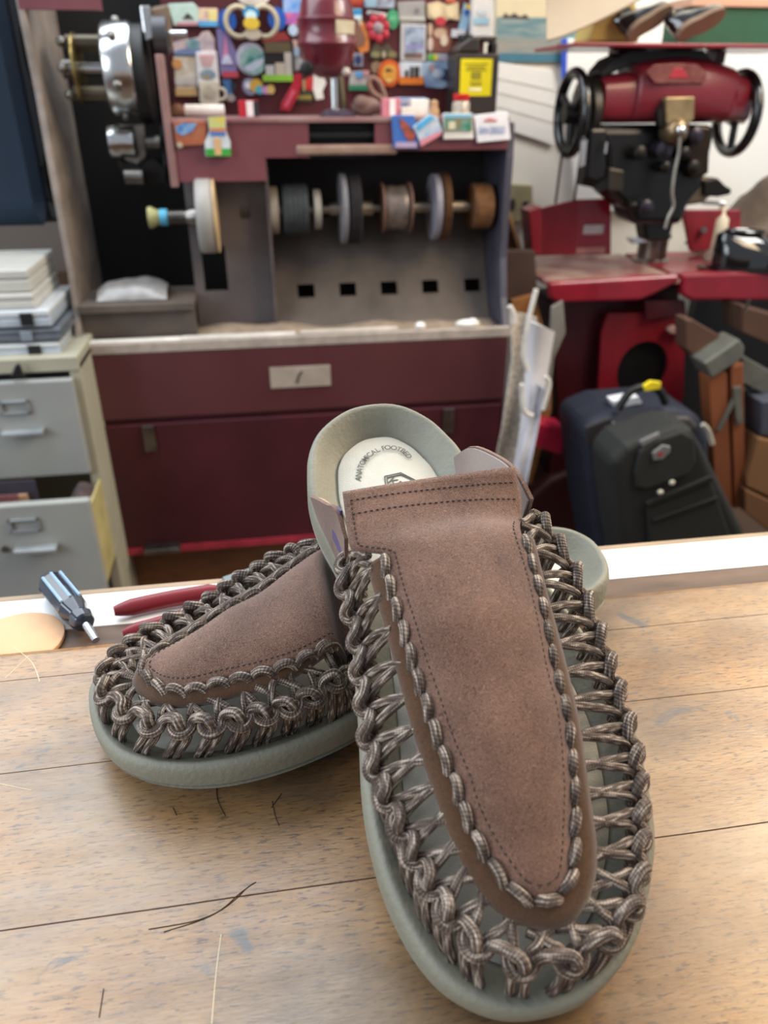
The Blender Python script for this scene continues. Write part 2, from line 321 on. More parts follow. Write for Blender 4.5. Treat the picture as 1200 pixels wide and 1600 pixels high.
BACK = dict(
 outline=[(.3121,-.0005),(.3087,-.0153),(.3006,-.0244),(.2880,-.0310),(.262,-.0375),(.225,-.040),(.18,-.040),(.14,-.042),(.11,-.045),(.08,-.046),(.055,-.044),(.035,-.038),(.0185,-.0300),(.0094,-.0216),(.0047,-.0151),(.0003,-.0045),(-.0009,.011),(.0006,.0291),(.0058,.0450),(.0150,.0570),(.0245,.0645),(.0362,.0708),(.0520,.0758),(.0739,.0785),(.0965,.0775),(.1138,.0745),(.14,.067),(.17,.0585),(.2,.053),(.235,.0500),(.2651,.0480),(.2801,.0450),(.2923,.0390),(.3016,.0288),(.3091,.0137)],
 SL=[(0.0272,0.0216,0.021),(0.0317,0.0148,0.022),(0.0461,0.0135,0.025),(0.0598,0.0114,0.028),(0.0743,0.0084,0.032),(0.0912,0.0072,0.035),(0.113,-0.0026,0.038),(0.1363,-0.0131,0.038),(.165,-.018,.03),(.19,-.020,.03)],
 SR=[(0.0272,0.0216,0.021),(0.03,0.0291,0.021),(0.0332,0.0379,0.022),(0.0421,0.0469,0.024),(0.0565,0.0525,0.027),(0.0718,0.0586,0.03),(0.0904,0.0624,0.033),(0.1093,0.0594,0.034),(0.1224,0.0533,0.034),(.15,.047,.026),(.175,.044,.016)],
 EL=[(0.0194,0.0089,0.016),(0.0266,0.0035,0.018),(0.0422,0.0024,0.021),(0.0576,-0.0003,0.024),(0.0724,-0.0036,0.028),(0.0913,-0.0056,0.031),(0.1134,-0.0149,0.034),(0.1379,-0.0257,0.034),(.165,-.028,.026),(.185,-.030,.026)],
 ER=[(0.0194,0.0089,0.016),(0.0213,0.0262,0.016),(0.0258,0.0401,0.016),(0.0373,0.0484,0.018),(0.0498,0.0566,0.021),(0.0634,0.06,0.024),(0.0787,0.066,0.027),(0.0979,0.0612,0.028),(0.1176,0.0546,0.029),(.15,.052,.02),(.17,.05,.012)],
 CH=[(0.1401,-0.0319,0.03),(0.1273,-0.0262,0.03),(0.1192,-0.0261,0.03),(0.1069,-0.0233,0.03),(0.0979,-0.0212,0.028),(0.0872,-0.0199,0.026),(0.0784,-0.0173,0.024),(0.0686,-0.0144,0.022),(0.058,-0.0134,0.02),(0.0467,-0.0124,0.018),(0.0345,-0.0112,0.016),(0.0256,-0.008,0.014),(0.0177,-0.0035,0.013),(0.0110,0.0050,0.012),(0.0095,0.0185,0.012),(0.0156,0.0347,0.012),(0.0247,0.0485,0.012),(0.0364,0.0566,0.013),(0.0483,0.063,0.014),(0.0605,0.0661,0.015),(0.0718,0.0690,0.016),(0.0824,0.0705,0.017),(0.0933,0.0702,0.018),(0.1052,0.0669,0.019),(0.1149,0.0643,0.02)],
 HO=[(0.005,0.0194),(0.0088,0.0335),(0.0164,0.0472),(0.0286,0.0561),(0.0416,0.061),(0.055,0.0645),(0.0683,0.0652),(0.0822,0.0651),(0.0948,0.0642)])
def L3(t): return Vector((t[1], t[0], t[2] if len(t) > 2 else 0))       # (along, across, up) -> local x y z
def sandal(D, M, label, bottom, front):
    root = thing('clog_sandal', (0, 0, 0), label, 'sandal'); root.matrix_world = M; LOCAL.add(root.name)
    def cap(p):                       # the rear sandal's soft upper is pressed down by the sole resting on it
        if front: return p
        q = MFI @ (M @ p)
        if -.01 < q.y < .32 and q.z > -.0375:
            f = min(1, max(0, (.0535-abs(q.x-.004))/.008)); f = f*f*(3-2*f)
            tgt = -.0375-.0012*(1-math.exp(-(q.z+.0375)/.02))
            q2 = Vector((q.x, q.y, q.z+(tgt-q.z)*f)); P = MF @ q2; P0 = M @ p
            return MBI @ Vector((P0.x, P0.y, min(P0.z, P.z)))
        return p
    O = resample(cr([L3(o) for o in D['outline']], 10, True)+[L3(D['outline'][0])], 181)[:-1]
    n = len(O); NR = []
    for i in range(n):
        t = (O[(i+2) % n]-O[i-2]).normalized(); NR.append(Vector((-t.y, t.x, 0)))
    cen = sum(O, Vector())/n
    if (cen-O[0]).dot(NR[0]) < 0: NR = [-k for k in NR]
    def ringsolid(prof, cap0=True, cap1=True, inner=None):
        bb = B()
        for d, wf in prof:
            for i in range(n):
                w_ = wf(O[i].y) if callable(wf) else wf
                bb.v.append(Vector((O[i].x, O[i].y, w_))+NR[i]*d)
        for j in range(len(prof)-1):
            for i in range(n): bb.f.append((j*n+i, j*n+(i+1) % n, (j+1)*n+(i+1) % n, (j+1)*n+i))
        if cap0: bb.f.append(tuple(range(n))[::-1])
        if cap1: bb.f.append(tuple((len(prof)-1)*n+i for i in range(n)))
        return bb
    bt = bottom
    dish = lambda u: 1+.9*max(0, (u-.19)/.12)          # deeper cup towards the heel
    uc = .0 if front else .0055
    mid = ringsolid([(.009+uc, lambda u: bt(u)+.005), (.0045+uc, lambda u: bt(u)+.0052), (.0022+uc*.6, lambda u: bt(u)+.008), (.0, lambda u: bt(u)*.55), (.0014, lambda u: bt(u)*.52), (.0014, lambda u: bt(u)*.47), (-.0006, lambda u: bt(u)*.44),
        (-.0008, -.006), (-.0002, -.0022), (.0012, -.0004), (.0026, 0), (.0042, -.0010), (.0075, lambda u: -.0034*dish(u)), (.0120, lambda u: -.0062*dish(u)), (.0170, lambda u: -.0088*dish(u)), (.0190, lambda u: -.0100*dish(u)**.7)])
    o = obj('midsole', mid, FOAM, root, smooth=True)
    out = ringsolid([(.014+uc, bt), (.008+uc, bt), (.0062+uc, lambda u: bt(u)+.0012), (.0050+uc, lambda u: bt(u)+.0052), (.010+uc, lambda u: bt(u)+.0053)])
    obj('outsole', out, FOAM2, root, smooth=True)
    if front or True:
        bb = ringsolid([(.0165, lambda u: -.0105*dish(u)**.7), (.0165, lambda u: -.0086*dish(u)**.7+.0006), (.0175, lambda u: -.0082*dish(u)**.7+.0008)], True, True)
        ins = obj('insole', bb, INSOLE, root, smooth=True)
        if front:
            # heel cup lining
            pass
    # ---- suede vamp
    NU, NX = 70, 28
    def poly(T, k=1):
        return [L3(t) for t in T]
    SLp, SRp = resample(cr(poly(D['SL']), 4) if not front else cr(poly(D['SL'])[:11], 4)+poly(D['SL'])[11:], NU), resample(cr(poly(D['SR']), 4), NU)
    if front:                              # keep both sides in step along the foot
        def byrow(Pl):
            o_ = []; us = [.0321+(.2075-.0321)*((i/(NU-1))**1.25) for i in range(NU)]; fine = resample(Pl, 900)
            for i, u in enumerate(us):
                o_.append(Pl[0] if i == 0 else min(fine, key=lambda p: abs(p.y-u)))
            return o_
        SLp, SRp = byrow(SLp), byrow(SRp)
    def G(i, x, lift=0):
        i = max(0, min(NU-1, i)); a = int(i); a2 = min(a+1, NU-1); t = i-a
        l = SLp[a].lerp(SLp[a2], t); r = SRp[a].lerp(SRp[a2], t); wd = (r-l).length
        p = (l+r)/2+(r-l)*x/2; cw = (.20-.19*min(1, max(0, (i/NU-.62)/.36)) if front else .15)*wd
        p.z += cw*(1-abs(x)**2.6)+lift
        return cap(p)
    bb = B().grid([[G(i, -1+2*j/NX) for j in range(NX+1)] for i in range(NU)])
    if not front: bb = B().grid([[G(i, -1+2*j/NX) for j in range(NX+1)] for i in range(NU)])
    v = obj('vamp', bb, SUEDE, root, smooth=True, solid=.0018)
    for k in v.modifiers:
        if k.type == 'EDGE_SPLIT': v.modifiers.remove(k)
    # ---- stitching
    bb = B()
    def dashes(P, sp=.0026):
        L_ = sum((P[i+1]-P[i]).length for i in range(len(P)-1)); k = max(2, int(L_/sp)); R = resample(P, k*2)
        for i in range(0, len(R)-1, 2): bb.tube([R[i], R[i].lerp(R[i+1], .9)], .00036, 5)
    def inset(side, dist, i0, i1, step=.5):
        P = []; i = i0
        while i <= i1:
            a = int(min(i, NU-1)); wd = max(.004, (SRp[a]-SLp[a]).length); P.append(G(i, side*max(0, 1-2*dist/wd), .0011)); i += step
        return P
    topi = NU-3.2
    Lp = inset(-1, .0032, 4, topi); Rp = inset(1, .0032, 4, topi if not front else NU-10)
    tip = [G(4, -1+2*j/10, .0011)*1 for j in range(1, 10)] if 0 else cr([Lp[0], (Lp[0]+Rp[0])/2+Vector((0, -.0022, 0)), Rp[0]], 6)
    dashes(Lp); dashes(Rp); dashes(tip)
    if front:
        dashes([G(topi, -.93+1.86*j/20, .0011) for j in range(21)]); dashes([G(topi-2.4, -.93+1.86*j/20, .0011) for j in range(21)])
    obj('stitching', bb, DARK, root)
    # ---- binding strip
    S = [cap(p) for p in (cr(poly(D['SL'][:11] if front else D['SL']), 4)[::-1]+cr(poly(D['SR'][:10] if front else D['SR']), 4)[1:])]
    EE = cr(poly(D['EL']), 4)[::-1]+cr(poly(D['ER']), 4); EE = [cap(p) for p in EE]
    NS = 140; Sr = resample(S, NS); Er0 = resample(EE, 900); Er = []; k0 = 0
    for i, p in enumerate(Sr):            # monotone nearest matching
        best = min(range(k0, min(k0+60, 900)), key=lambda k: (Er0[k]-p).length+abs(k/900-i/NS)*.03); k0 = best if i else 0; Er.append(Er0[best])
    Er = [sum((Er[max(0, min(NS-1, i+k))] for k in range(-3, 4)), Vector())/7 for i in range(NS)]
    rows = []
    for i in range(NS):
        e, s_ = Er[i], Sr[i]; inn = s_+(s_-e).normalized()*.004
        rows.append([inn+Vector((0, 0, -.0025)), s_+Vector((0, 0, -.0016)), s_.lerp(e, .35)+Vector((0, 0, .0004)), s_.lerp(e, .75)+Vector((0, 0, .0006)), e, e.lerp(s_, .05)+Vector((0, 0, -.0022))])
    st = obj('binding_strip', B().grid(rows), STRIP, root, smooth=True, solid=.0016)
    for k in st.modifiers:
        if k.type == 'EDGE_SPLIT': st.modifiers.remove(k)
    # ---- running cord along the seam
    Rl = resample([Sr[i].lerp(Er[i], .22)+Vector((0, 0, .0006)) for i in range(NS)], 600)
    L_ = sum((Rl[i+1]-Rl[i]).length for i in range(599)); cnt = int(L_/.0103)
    for k in range(cnt):
        a = int(599*(k+.06)/cnt); z = int(599*(k+.94)/cnt); A_, Z_ = Rl[a], Rl[z]; P = []
        for j in range(9):
            t = j/8; q = Rl[int(a+(z-a)*t)]; dn = (Er[min(NS-1, int(NS*(a+(z-a)*t)/600))]-Sr[min(NS-1, int(NS*(a+(z-a)*t)/600))]).normalized()
            P.append(q+Vector((0, 0, -.0022+.0042*math.sin(math.pi*t)**.55))+dn*(t-.5)*.0018)
        obj('running_cord', B().tube(P, .00215, 10), CORD, root, smooth=True)
    # ---- chain of interlocked loops
    CHp = [cap(L3(c)) for c in D['CH']]; m = len(CHp); holes = [L3(h) for h in D['HO']]
    fine = resample(EE, 400); r = .0023
    fr = []
    for i, p in enumerate(CHp):
        t = (CHp[min(i+1, m-1)]-CHp[max(i-1, 0)]).normalized(); s_ = (CHp[min(i+1, m-1)]-CHp[max(i-1, 0)]).length/(2 if 0 < i < m-1 else 1)
        h = None
        hi = i-(8 if front else 14)
        if 0 <= hi < len(holes): h = holes[hi]
        if h is None:
            k = min(range(n), key=lambda k: (O[k]-Vector((p.x, p.y, 0))).length); h = O[k]+NR[k]*.0075-t*.002
        h = Vector((h.x, h.y, -.004)); d = (h-p).normalized(); out_ = Vector((p.x, p.y, 0))-Vector((0, .09, 0)); 
        k = min(range(n), key=lambda k: (O[k]-Vector((p.x, p.y, 0))).length)
        nn = (-NR[k]*.75+Vector((0, 0, .8)))
        d = (d*.55-NR[k]*.60+Vector((0, 0, -.30))).normalized(); d = (d-t*d.dot(t)).normalized(); nn = (nn-t*nn.dot(t)-d*nn.dot(d)).normalized()
        fr.append((p, t, d, nn, min(s_, .0165), h))
    for i, (p, t, d, nn, s_, h) in enumerate(fr):
        if front: r = .0023
        T = lambda a, b_, c_: p+t*(a*min(s_, .0100))+d*(b_*.0088)+nn*c_
        big = 1.0 if front else 1.05
        P = [T(-.26, -.26, -.0034), T(-.46, -.08, -.0006), T(-.44, .20, .0016), T(-.22, .44, .0026), T(.02, .50, .0030), T(.26, .42, .0026), T(.46, .16, .0016), T(.50, -.14, .0012)]
        if i < m-1:
            p2, t2, d2, n2, s2, h2 = fr[i+1]
            U = lambda a, b_, c_: p2+t2*(a*min(s2, .0100))+d2*(b_*.0088)+n2*c_
            mid_ = (T(.52, -.36, .0024)+U(-.42, -.36, .0026))/2
            P += [mid_, U(-.16, -.34, .0046), U(.02, -.10, .0052), U(.06, .14, .0026), U(.04, .34, -.0024)]
        jit = random.uniform(-.15, .15)
        P = [q+nn*.0004*jit for q in P]
        obj('cord_loop', B().tube(cr(P, 5), r*big, 12, taper=4), CORD, root, smooth=True)
        bb = B()
        for sg in (-1, 1):
            bb.tube(cr([p+t*sg*.0012+d*.001-nn*.003, p+t*sg*.0024+d*.0055-nn*.0006, (p+d*.006).lerp(h, .55)+t*sg*.0024+nn*.0008, h+t*sg*.0023, h+t*sg*.0021+Vector((0, 0, -.0035))], 4), .00205, 10)
        obj('cord_leg', bb, CORD, root, smooth=True)
        # strands up to the binding strip
        kc = min(range(400), key=lambda k: (fine[k]-p).length)
        for sg, off in ((-1, -9), (1, 5)):
            e = fine[max(0, min(399, kc+off))]; inw = (e-p).normalized()
            P = [p+t*sg*.0018-nn*.0015+d*.002, p+t*sg*.0030-d*.003, p.lerp(e, .55)+t*sg*.0012+Vector((0, 0, .0012)), e+inw*.001+Vector((0, 0, -.0016)), e+inw*.005+Vector((0, 0, -.0030))]
            P = [cap(q) for q in P]
            obj('cord_strand', B().tube(cr(P, 4), .0019, 9), CORD, root, smooth=True)
    return root, G, O, NR
def bottom_front(u): return max(-.0365, -.0235-.42*max(0, u))
def bottom_back(u): return -(.0262/1.04+.035*u)+.007*max(0, 1-u/.06)**2+.0002
fs, GF, OF, NF = sandal(FRONT, MF, 'brown suede slip-on sandal propped toe-down in front, its printed heel footbed showing', bottom_front, True)
bs, GB, OB, NB = sandal(BACK, MB, 'brown suede slip-on sandal lying flat beneath the other, toe pointing left', bottom_back, False)
# printed heel text
def textmesh(s, size, font_shear=0):
    cu = bpy.data.curves.new('t', 'FONT'); cu.body = s; cu.size = size; cu.align_x = 'CENTER'; cu.offset = size*.012
    ob = bpy.data.objects.new('t', cu); C.objects.link(ob); dg = bpy.context.evaluated_depsgraph_get(); dg.update()
    me = bpy.data.meshes.new_from_object(ob.evaluated_get(dg)); bpy.data.objects.remove(ob); vs = [v.co.copy() for v in me.vertices]; fs_ = [tuple(p.vertices) for p in me.polygons]
    bpy.data.meshes.remove(me); return vs, fs_
arc = resample(cr([L3((0.2597,-0.0217)), L3((0.2700,-0.0185)), L3((0.2791,-0.0125)), L3((0.2845,-0.0012)), L3((0.2815,0.0084)), L3((0.2738,0.0125))], 8), 200)
s = 'ANATOMICAL FOOTBED'; bb = B(); ZI = -.0102
gl = [textmesh(ch, .0048) if ch != ' ' else None for ch in s]
wd_ = [(max(q.x for q in g[0])-min(q.x for q in g[0])+.0009) if g else .0022 for g in gl]; tot = sum(wd_); pos = 0
for g, w1 in zip(gl, wd_):
    if g:
        a = int(3+193*(pos+w1/2)/tot); t = (arc[min(199, a+6)]-arc[max(0, a-6)]).normalized(); up = Vector((-t.y, t.x, 0))
        bb.add([arc[a]+t*q.x+up*(q.y-.002)+Vector((0, 0, ZI)) for q in g[0]], g[1])
    pos += w1
ins = [c for c in fs.children if c.name.startswith('insole')][0]
tx = obj('printed_text', bb, mat('#55554f', .6), ins)
bb = B()
cx, cy, ra = .0035, .2535, math.radians(-43); hexp = [(-.0125, 0), (-.0065, .0078), (.0065, .0078), (.0125, 0), (.0065, -.0078), (-.0065, -.0078)]
rot = lambda x, y: Vector((cx+x*math.cos(ra)-y*math.sin(ra), cy+x*math.sin(ra)+y*math.cos(ra), ZI))
for sc_ in (1, .86):
    ring = [rot(x*sc_, y*sc_) for x, y in hexp]; ring.append(ring[0]); bb.tube(ring, .00030, 4)
vs, f_ = textmesh('KEEN', .0072); bb.add([rot(q.x, q.y-.0026) for q in vs], f_)
obj('printed_logo', bb, mat('#55554f', .6), ins)
# side quarters at the rear opening of the front sandal
def sheet(top, bot, k=14):
    a = resample(cr([L3(t) for t in top], 5), k); c = resample(cr([L3(t) for t in bot], 5), k)
    return B().grid([[c[i].lerp(a[i], j/6)+Vector((0, 0, .0)) for j in range(7)] for i in range(k)])
LIN = suede_mat('quarter_lining', '#8b7c76', '#a99a92', .3); PALE = suede_mat('pale_hide_edge', '#b79a78', '#d6bd9c', .3)
q = obj('side_quarter', sheet([(.2334, -.0505, .012), (.222, -.048, .022), (.2127, -.0455, .029), (.202, -.043, .038), (.186, -.041, .036)], [(.2300, -.0470, -.003), (.222, -.0455, -.003), (.212, -.043, -.003), (.2018, -.041, -.003), (.183, -.0395, -.003)]), SUEDE, fs, smooth=True, solid=.0018); q['label'] = 'brown suede rear side flap, left'
q2 = obj('quarter_lining', sheet([(.2325, -.0488, .0118), (.222, -.0463, .0218), (.2120, -.0437, .0288), (.202, -.041, .0372)], [(.229, -.0425, -.004), (.221, -.0405, -.002), (.212, -.0385, .002), (.202, -.037, .01)]), PALE, q, smooth=True, solid=.001)
g = obj('elastic_gusset', sheet([(.2127, -.0440, .0270), (.206, -.0425, .035), (.199, -.0415, .040)], [(.205, -.0432, .012), (.197, -.0420, .014), (.190, -.0412, .016)]), mat('#5c5175', .8, bump=.4, bscale=900), fs, smooth=True, solid=.0014)
q = obj('side_quarter', sheet([(.2581, .0330, .006), (.2531, .0385, .018), (.2358, .0430, .030), (.2134, .0455, .042), (.195, .049, .040)], [(.2500, .0360, -.008), (.243, .0385, -.006), (.228, .0410, -.004), (.21, .0440, -.003), (.19, .048, -.003)]), SUEDE, fs, smooth=True, solid=.0018); q['label'] = 'brown suede rear side flap, right'
obj('quarter_lining', sheet([(.2575, .0315, .0055), (.2525, .0368, .0172), (.2355, .0412, .0292), (.2134, .0437, .0412), (.195, .047, .039)], [(.2500, .0340, -.009), (.243, .0365, -.007), (.228, .0390, -.005), (.21, .0420, -.003), (.19, .046, -.003)]), LIN, q, smooth=True, solid=.001)
# ---------------- things on the ledge behind the counter ----------------
Z0 = .9857
def ledge(x, y, z): return atz(x, y, z)
r_ = thing('screwdriver', ledge(110, 950, Z0), 'short screwdriver with a dark blue clear fluted handle lying across the white strip', 'screwdriver')
a, c = ledge(78, 906, .996), ledge(128, 968, .996); ax = (c-a).normalized()
b = B().lathe(a, ax, [(.0035, -.002), (.0085, .002), (.0105, .008), (.0108, .030), (.0100, .045), (.0065, .055), (.0085, .060), (.0070, .066), (.003, .068)], 8)
obj('handle', b, mat('#1b2738', .18, coat=.6, var=.4, scale=60), r_, smooth=False, bevel=.0012)
b = B()
for k in range(3):
    u = ax.cross(Vector((0, 0, 1))).normalized(); o_ = u*(-.006+.006*k)+Vector((0, 0, .0098-.0015*abs(k-1)))
    b.tube([a+ax*.008+o_, a+ax*.045+o_], .0011, 6)
obj('handle_rib', b, mat('#9fc0dd', .2), r_, smooth=True)
b = B().cyl(a+ax*.066, a+ax*.083-Vector((0, 0, .004)), .0026, n=12)
obj('shaft', b, mat('#b9c2cc', .25, metal=1), r_, smooth=True)
r_ = thing('pliers', ledge(300, 940, Z0), 'pliers with two long dark red grip handles lying on the ledge behind the flat sandal', 'pliers')
def grip(p, q, r):
    p = ledge(*p, .992); q = ledge(*q, .992)
    m_ = (p+q)/2+Vector((0, .002 if r > .0058 else -.002, 0)); P = cr([p, m_, q], 8)
    return B().tube(P, r, 12, taper=3, flat=.75)
RED = mat('#7c1a26', .4, var=.12)
obj('grip', grip((178, 955), (352, 922), .0060), RED, r_, smooth=True)
obj('grip', grip((192, 990), (330, 948), .0052), RED, r_, smooth=True)
b = B().prism([ledge(x, y, .988) for x, y in [(348, 915), (392, 900), (425, 898), (432, 906), (398, 922), (352, 930)]], (0, 0, .008))
b.prism([ledge(x, y, .988) for x, y in [(322, 940), (350, 930), (392, 916), (398, 926), (332, 952)]], (0, 0, .007))
obj('jaws', b, mat('#6f7678', .4, metal=1), r_, bevel=.0012)
b = B(); c0 = ledge(28, 1000, Z0); b.lathe((c0.x, c0.y-.004, Z0+.0001), (0, 0, 1), [(.0295, 0), (.030, .0006), (.030, .0032), (.0292, .0038)], 48)
tag(obj('leather_disc', b, mat('#e2b48c', .75, var=.08, bump=.3), smooth=True), 'round pale peach leather disc lying on the ledge at the far left', 'leather piece')
# ---------------- room ----------------
WALL = mat('#cfc9bd', .85, var=.05, scale=3); WALLG = mat('#6d635b', .85, var=.06, scale=3)
b = B().box(-2.6, .62, 2.42, 2.5, 0, 2.7); struct('wall_back_left', b, WALLG)
b = B().box(.62, 3.2, 2.42, 2.5, 0, 2.7); struct('wall_back', b, mat('#ece6da', .85, var=.03, scale=3))
b = B().box(-2.6, 3.2, -1.5, 2.5, -.06, 0); struct('floor', b, mat('#4a3a30', .6, col2='#5f4a3b', scale=6))
MAR = mat('#42131c', .5, var=.3, scale=7, bump=.05); MAR2 = mat('#5c222c', .45, var=.25, scale=5, col2='#7c4a50', contrast=.35)
GREY = mat('#463f3b', .6, var=.3, scale=9, col2='#6e635b'); BLK = mat('#0b0b0c', .5, var=.4)
EDGE = mat('#a89d94', .5, var=.2, scale=40); CHR = mat('#c9cbcc', .22, metal=1, var=.1); STEEL = mat('#84817c', .35, metal=1, var=.35, scale=30)
IRON = mat('#24211f', .5, metal=.6, var=.4, scale=30); DUST = mat('#8c7c6b', .9, var=.3, scale=40, bump=.8)
YF = 1.80
fm = thing('shoe_finishing_machine', (.08, 2.0, 0), 'big dark red shoe finishing machine with a row of brushes in a dusty grey bay', 'machine')
XL, XR = -.424, .597
b = B().box(XL, XR, YF, 2.34, .24, .775); obj('cabinet', b, MAR, fm, bevel=.004)
b = B().box(XL+.02, XR-.02, YF+.03, 2.3, .0, .24); obj('plinth', b, mat('#6b4529', .6, var=.3, stretch=(1, 1, 5)), fm)
d_ = []
b = B().box(XL+.012, XR-.012, YF-.012, YF-.0005, .245, .602); dr = obj('door', b, MAR, fm, bevel=.003)
for x in (-.291, .449):
    b = B().box(x-.014, x+.014, YF-.020, YF-.0125, .533, .600); obj('latch', b, STEEL, dr, bevel=.002)
b = B().box(XL+.02, XR-.03, YF-.016, YF-.0125, .243, .262); obj('door_rail', b, mat('#a03040', .4), dr)
p0 = at(230, 857, YF-.03)
b = B().box(p0.x-.005, p0.x+.085, YF-.055, YF-.0165, p0.z-.006, p0.z+.008); obj('foot_tab', b, STEEL, dr, bevel=.002)
b = B().box(XL+.002, XR-.004, YF-.010, YF-.0005, .615, .775); up = obj('upper_panel', b, mat('#471a21', .5, col2='#5f3538', scale=4, contrast=.4), fm, bevel=.003)
b = B().box(at(422, 590, YF).x, at(516, 590, YF).x, YF-.0125, YF-.0102, .675, .727); obj('blank_label', b, mat('#a3988c', .6), up, bevel=.001)
b = B().tube([at(472, 580, YF-.014), at(467, 586, YF-.014), at(464, 599, YF-.014)], .002, 6); obj('label_tear', b, DARK, up)
# dust tray with its lip
b = B().box(XL, XR, YF-.012, YF+.004, .776, .800); obj('tray_lip', b, EDGE, fm, bevel=.002)
b = B().box(XL+.01, XR-.01, YF+.004, 2.1, .762, .778)
obj('tray_floor', b, DUST, fm)
P = []
for i in range(40):
    x = XL+.03+(XR-XL-.06)*i/39; h = .014+.012*noise.noise(Vector((x*9, 1, 0)))+.010*math.exp(-((x+.1)/.14)**2)
    P.append([(x, YF+.02, .778), (x, YF+.045, .779+h), (x, YF+.085, .780+h*1.2), (x, YF+.12, .778)])
g_ = obj('dust', B().grid(P), DUST, fm, smooth=True, solid=.004); g_['kind'] = 'stuff'
# sloping back panel of the cavity, with exhaust slots
XD = .032; ys, yb = YF+.13, YF+.22
zc = lambda y: .80+(y-ys)*1.6
sl = [(i, at(px, 455, YF+.16).x) for i, px in enumerate((478, 543, 607, 671, 736))]
segs = [XD]
for i, x in sl: segs += [x-.021, x+.021]
segs.append(XR-.02)
b = B(); z0, z1, z2, z3 = .775, .852, .882, 1.03
def P_(x, z): return (x, YF+.10+(z-.775)*.55, z)
for i in range(0, len(segs)-1):
    x0, x1 = segs[i], segs[i+1]
    if i % 2 == 0: b.prism([P_(x0, z0), P_(x1, z0), P_(x1, z2), P_(x0, z2)], (0, .01, 0))
    else: b.prism([P_(x0, z0), P_(x1, z0), P_(x1, z1), P_(x0, z1)], (0, .01, 0))
b.prism([P_(XD, z2), P_(XR-.02, z2), P_(XR-.02, z3), P_(XD, z3)], (0, .01, 0))
obj('slotted_panel', b, GREY, fm)
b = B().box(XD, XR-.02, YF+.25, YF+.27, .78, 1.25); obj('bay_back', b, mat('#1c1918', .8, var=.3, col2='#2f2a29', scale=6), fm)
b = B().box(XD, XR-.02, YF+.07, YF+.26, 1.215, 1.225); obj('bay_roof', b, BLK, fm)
# side cheeks: their front edges sweep back with height
def cheek(x0, x1):
    prof = [(YF, .79), (YF, .80), (YF+.035, .86), (YF+.06, .95), (YF+.065, 1.05), (YF+.065, 1.17), (YF+.075, 1.243), (2.2, 1.243), (2.2, .79)]
    return B().prism([(x0, y, z) for y, z in prof], (x1-x0, 0, 0))
obj('side_cheek', cheek(XR-.018, XR), mat('#42404c', .5, var=.3), fm, bevel=.003)
prof = [(YF, .79), (YF, .80), (YF+.035, .86), (YF+.055, .95), (YF+.06, 1.15), (YF+.07, 1.30), (YF+.05, 1.62), (2.2, 1.62), (2.2, .79)]
obj('side_cheek', B().prism([(XL, y, z) for y, z in prof], (.014, 0, 0)), mat('#8b8078', .5, var=.3), fm, bevel=.003)
b = B().rect(30, -40, 150, 14, YF+.06, .02); obj('top_rail', b, MAR2, fm)
# grey divider with its long slot
b = B(); A_ = at(288, 300, YF+.12); D_ = at(415, 300, YF+.12)
xs0, xs1 = at(318, 430, YF+.12).x, at(355, 430, YF+.12).x; zt, zb = at(330, 385, YF+.12).z, at(330, 455, YF+.12).z
for x0, x1, za, zz in ((A_.x, xs0, .80, 1.14), (xs1, D_.x, .80, 1.14), (xs0, xs1, .80, zb), (xs0, xs1, zt+.0, 1.14)):
    b.box(x0, x1, YF+.12, YF+.13, za, zz)
dv = obj('divider', b, mat('#4c4546', .6, col2='#686060', scale=8), fm)
b = B().box(XL+.014, A_.x, YF+.02, YF+.20, .862, .880); obj('left_shelf', b, GREY, fm, bevel=.002)
b = B().box(XL+.014, A_.x, YF+.19, YF+.205, .79, .862); obj('shelf_back', b, GREY, fm)
b = B().box(XL+.014, A_.x, YF+.04, YF+.055, .80, .862); obj('shelf_front', b, GREY, fm)
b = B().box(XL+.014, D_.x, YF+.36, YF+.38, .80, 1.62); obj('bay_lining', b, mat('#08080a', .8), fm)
b = B().box(D_.x, XD+.004, YF+.08, YF+.26, .80, 1.22); obj('bay_partition', b, mat('#524a48', .6, var=.25), fm, bevel=.002)
# header with its opening
YH = YF+.06; XH0, XH1 = at(268, 195, YH).x, at(796, 190, YH).x; zt = 1.244
ox0, ox1 = at(482, 200, YH).x, at(586, 200, YH).x; oz0, oz1 = at(500, 226, YH).z, at(500, 192, YH).z
xm = at(415, 250, YH).x
b = B().box(XH0, xm, YH, YH+.012, 1.130, zt).box(xm, ox0, YH, YH+.012, 1.176, zt).box(ox1, XH1, YH, YH+.012, 1.188, zt).box(ox0, ox1, YH, YH+.012, 1.188, oz0).box(ox0, ox1, YH, YH+.012, oz1, zt)
obj('header_panel', b, MAR2, fm, bevel=.002)
b = B().box(ox0-.03, ox1+.05, YH-.004, YH+.03, 1.180, oz0); obj('opening_sill', b, mat('#a08878', .8, bump=.6, bscale=30, col2='#7a5a50'), fm, bevel=.006)
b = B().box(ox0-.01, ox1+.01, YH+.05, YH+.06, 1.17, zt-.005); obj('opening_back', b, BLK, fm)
b = B().box(XH0-.012, XH1, YH-.004, 2.10, zt, zt+.010); obj('top_shelf', b, mat('#7a4a4d', .5, col2='#937a74', scale=10), fm, bevel=.002)
b = B().box(at(264, 200, YH).x-.010, XH0, YH-.006, YH+.02, 1.12, at(262, 85, YH).z); obj('corner_post', b, mat('#8d6a66', .5, var=.3), fm, bevel=.002)
YB = 2.09
b = B().box(at(262, 100, YB).x, at(755, 100, YB).x, YB, YB+.02, zt+.011, 1.62); obj('back_board', b, mat('#4c1019', .6, var=.2, scale=6), fm)
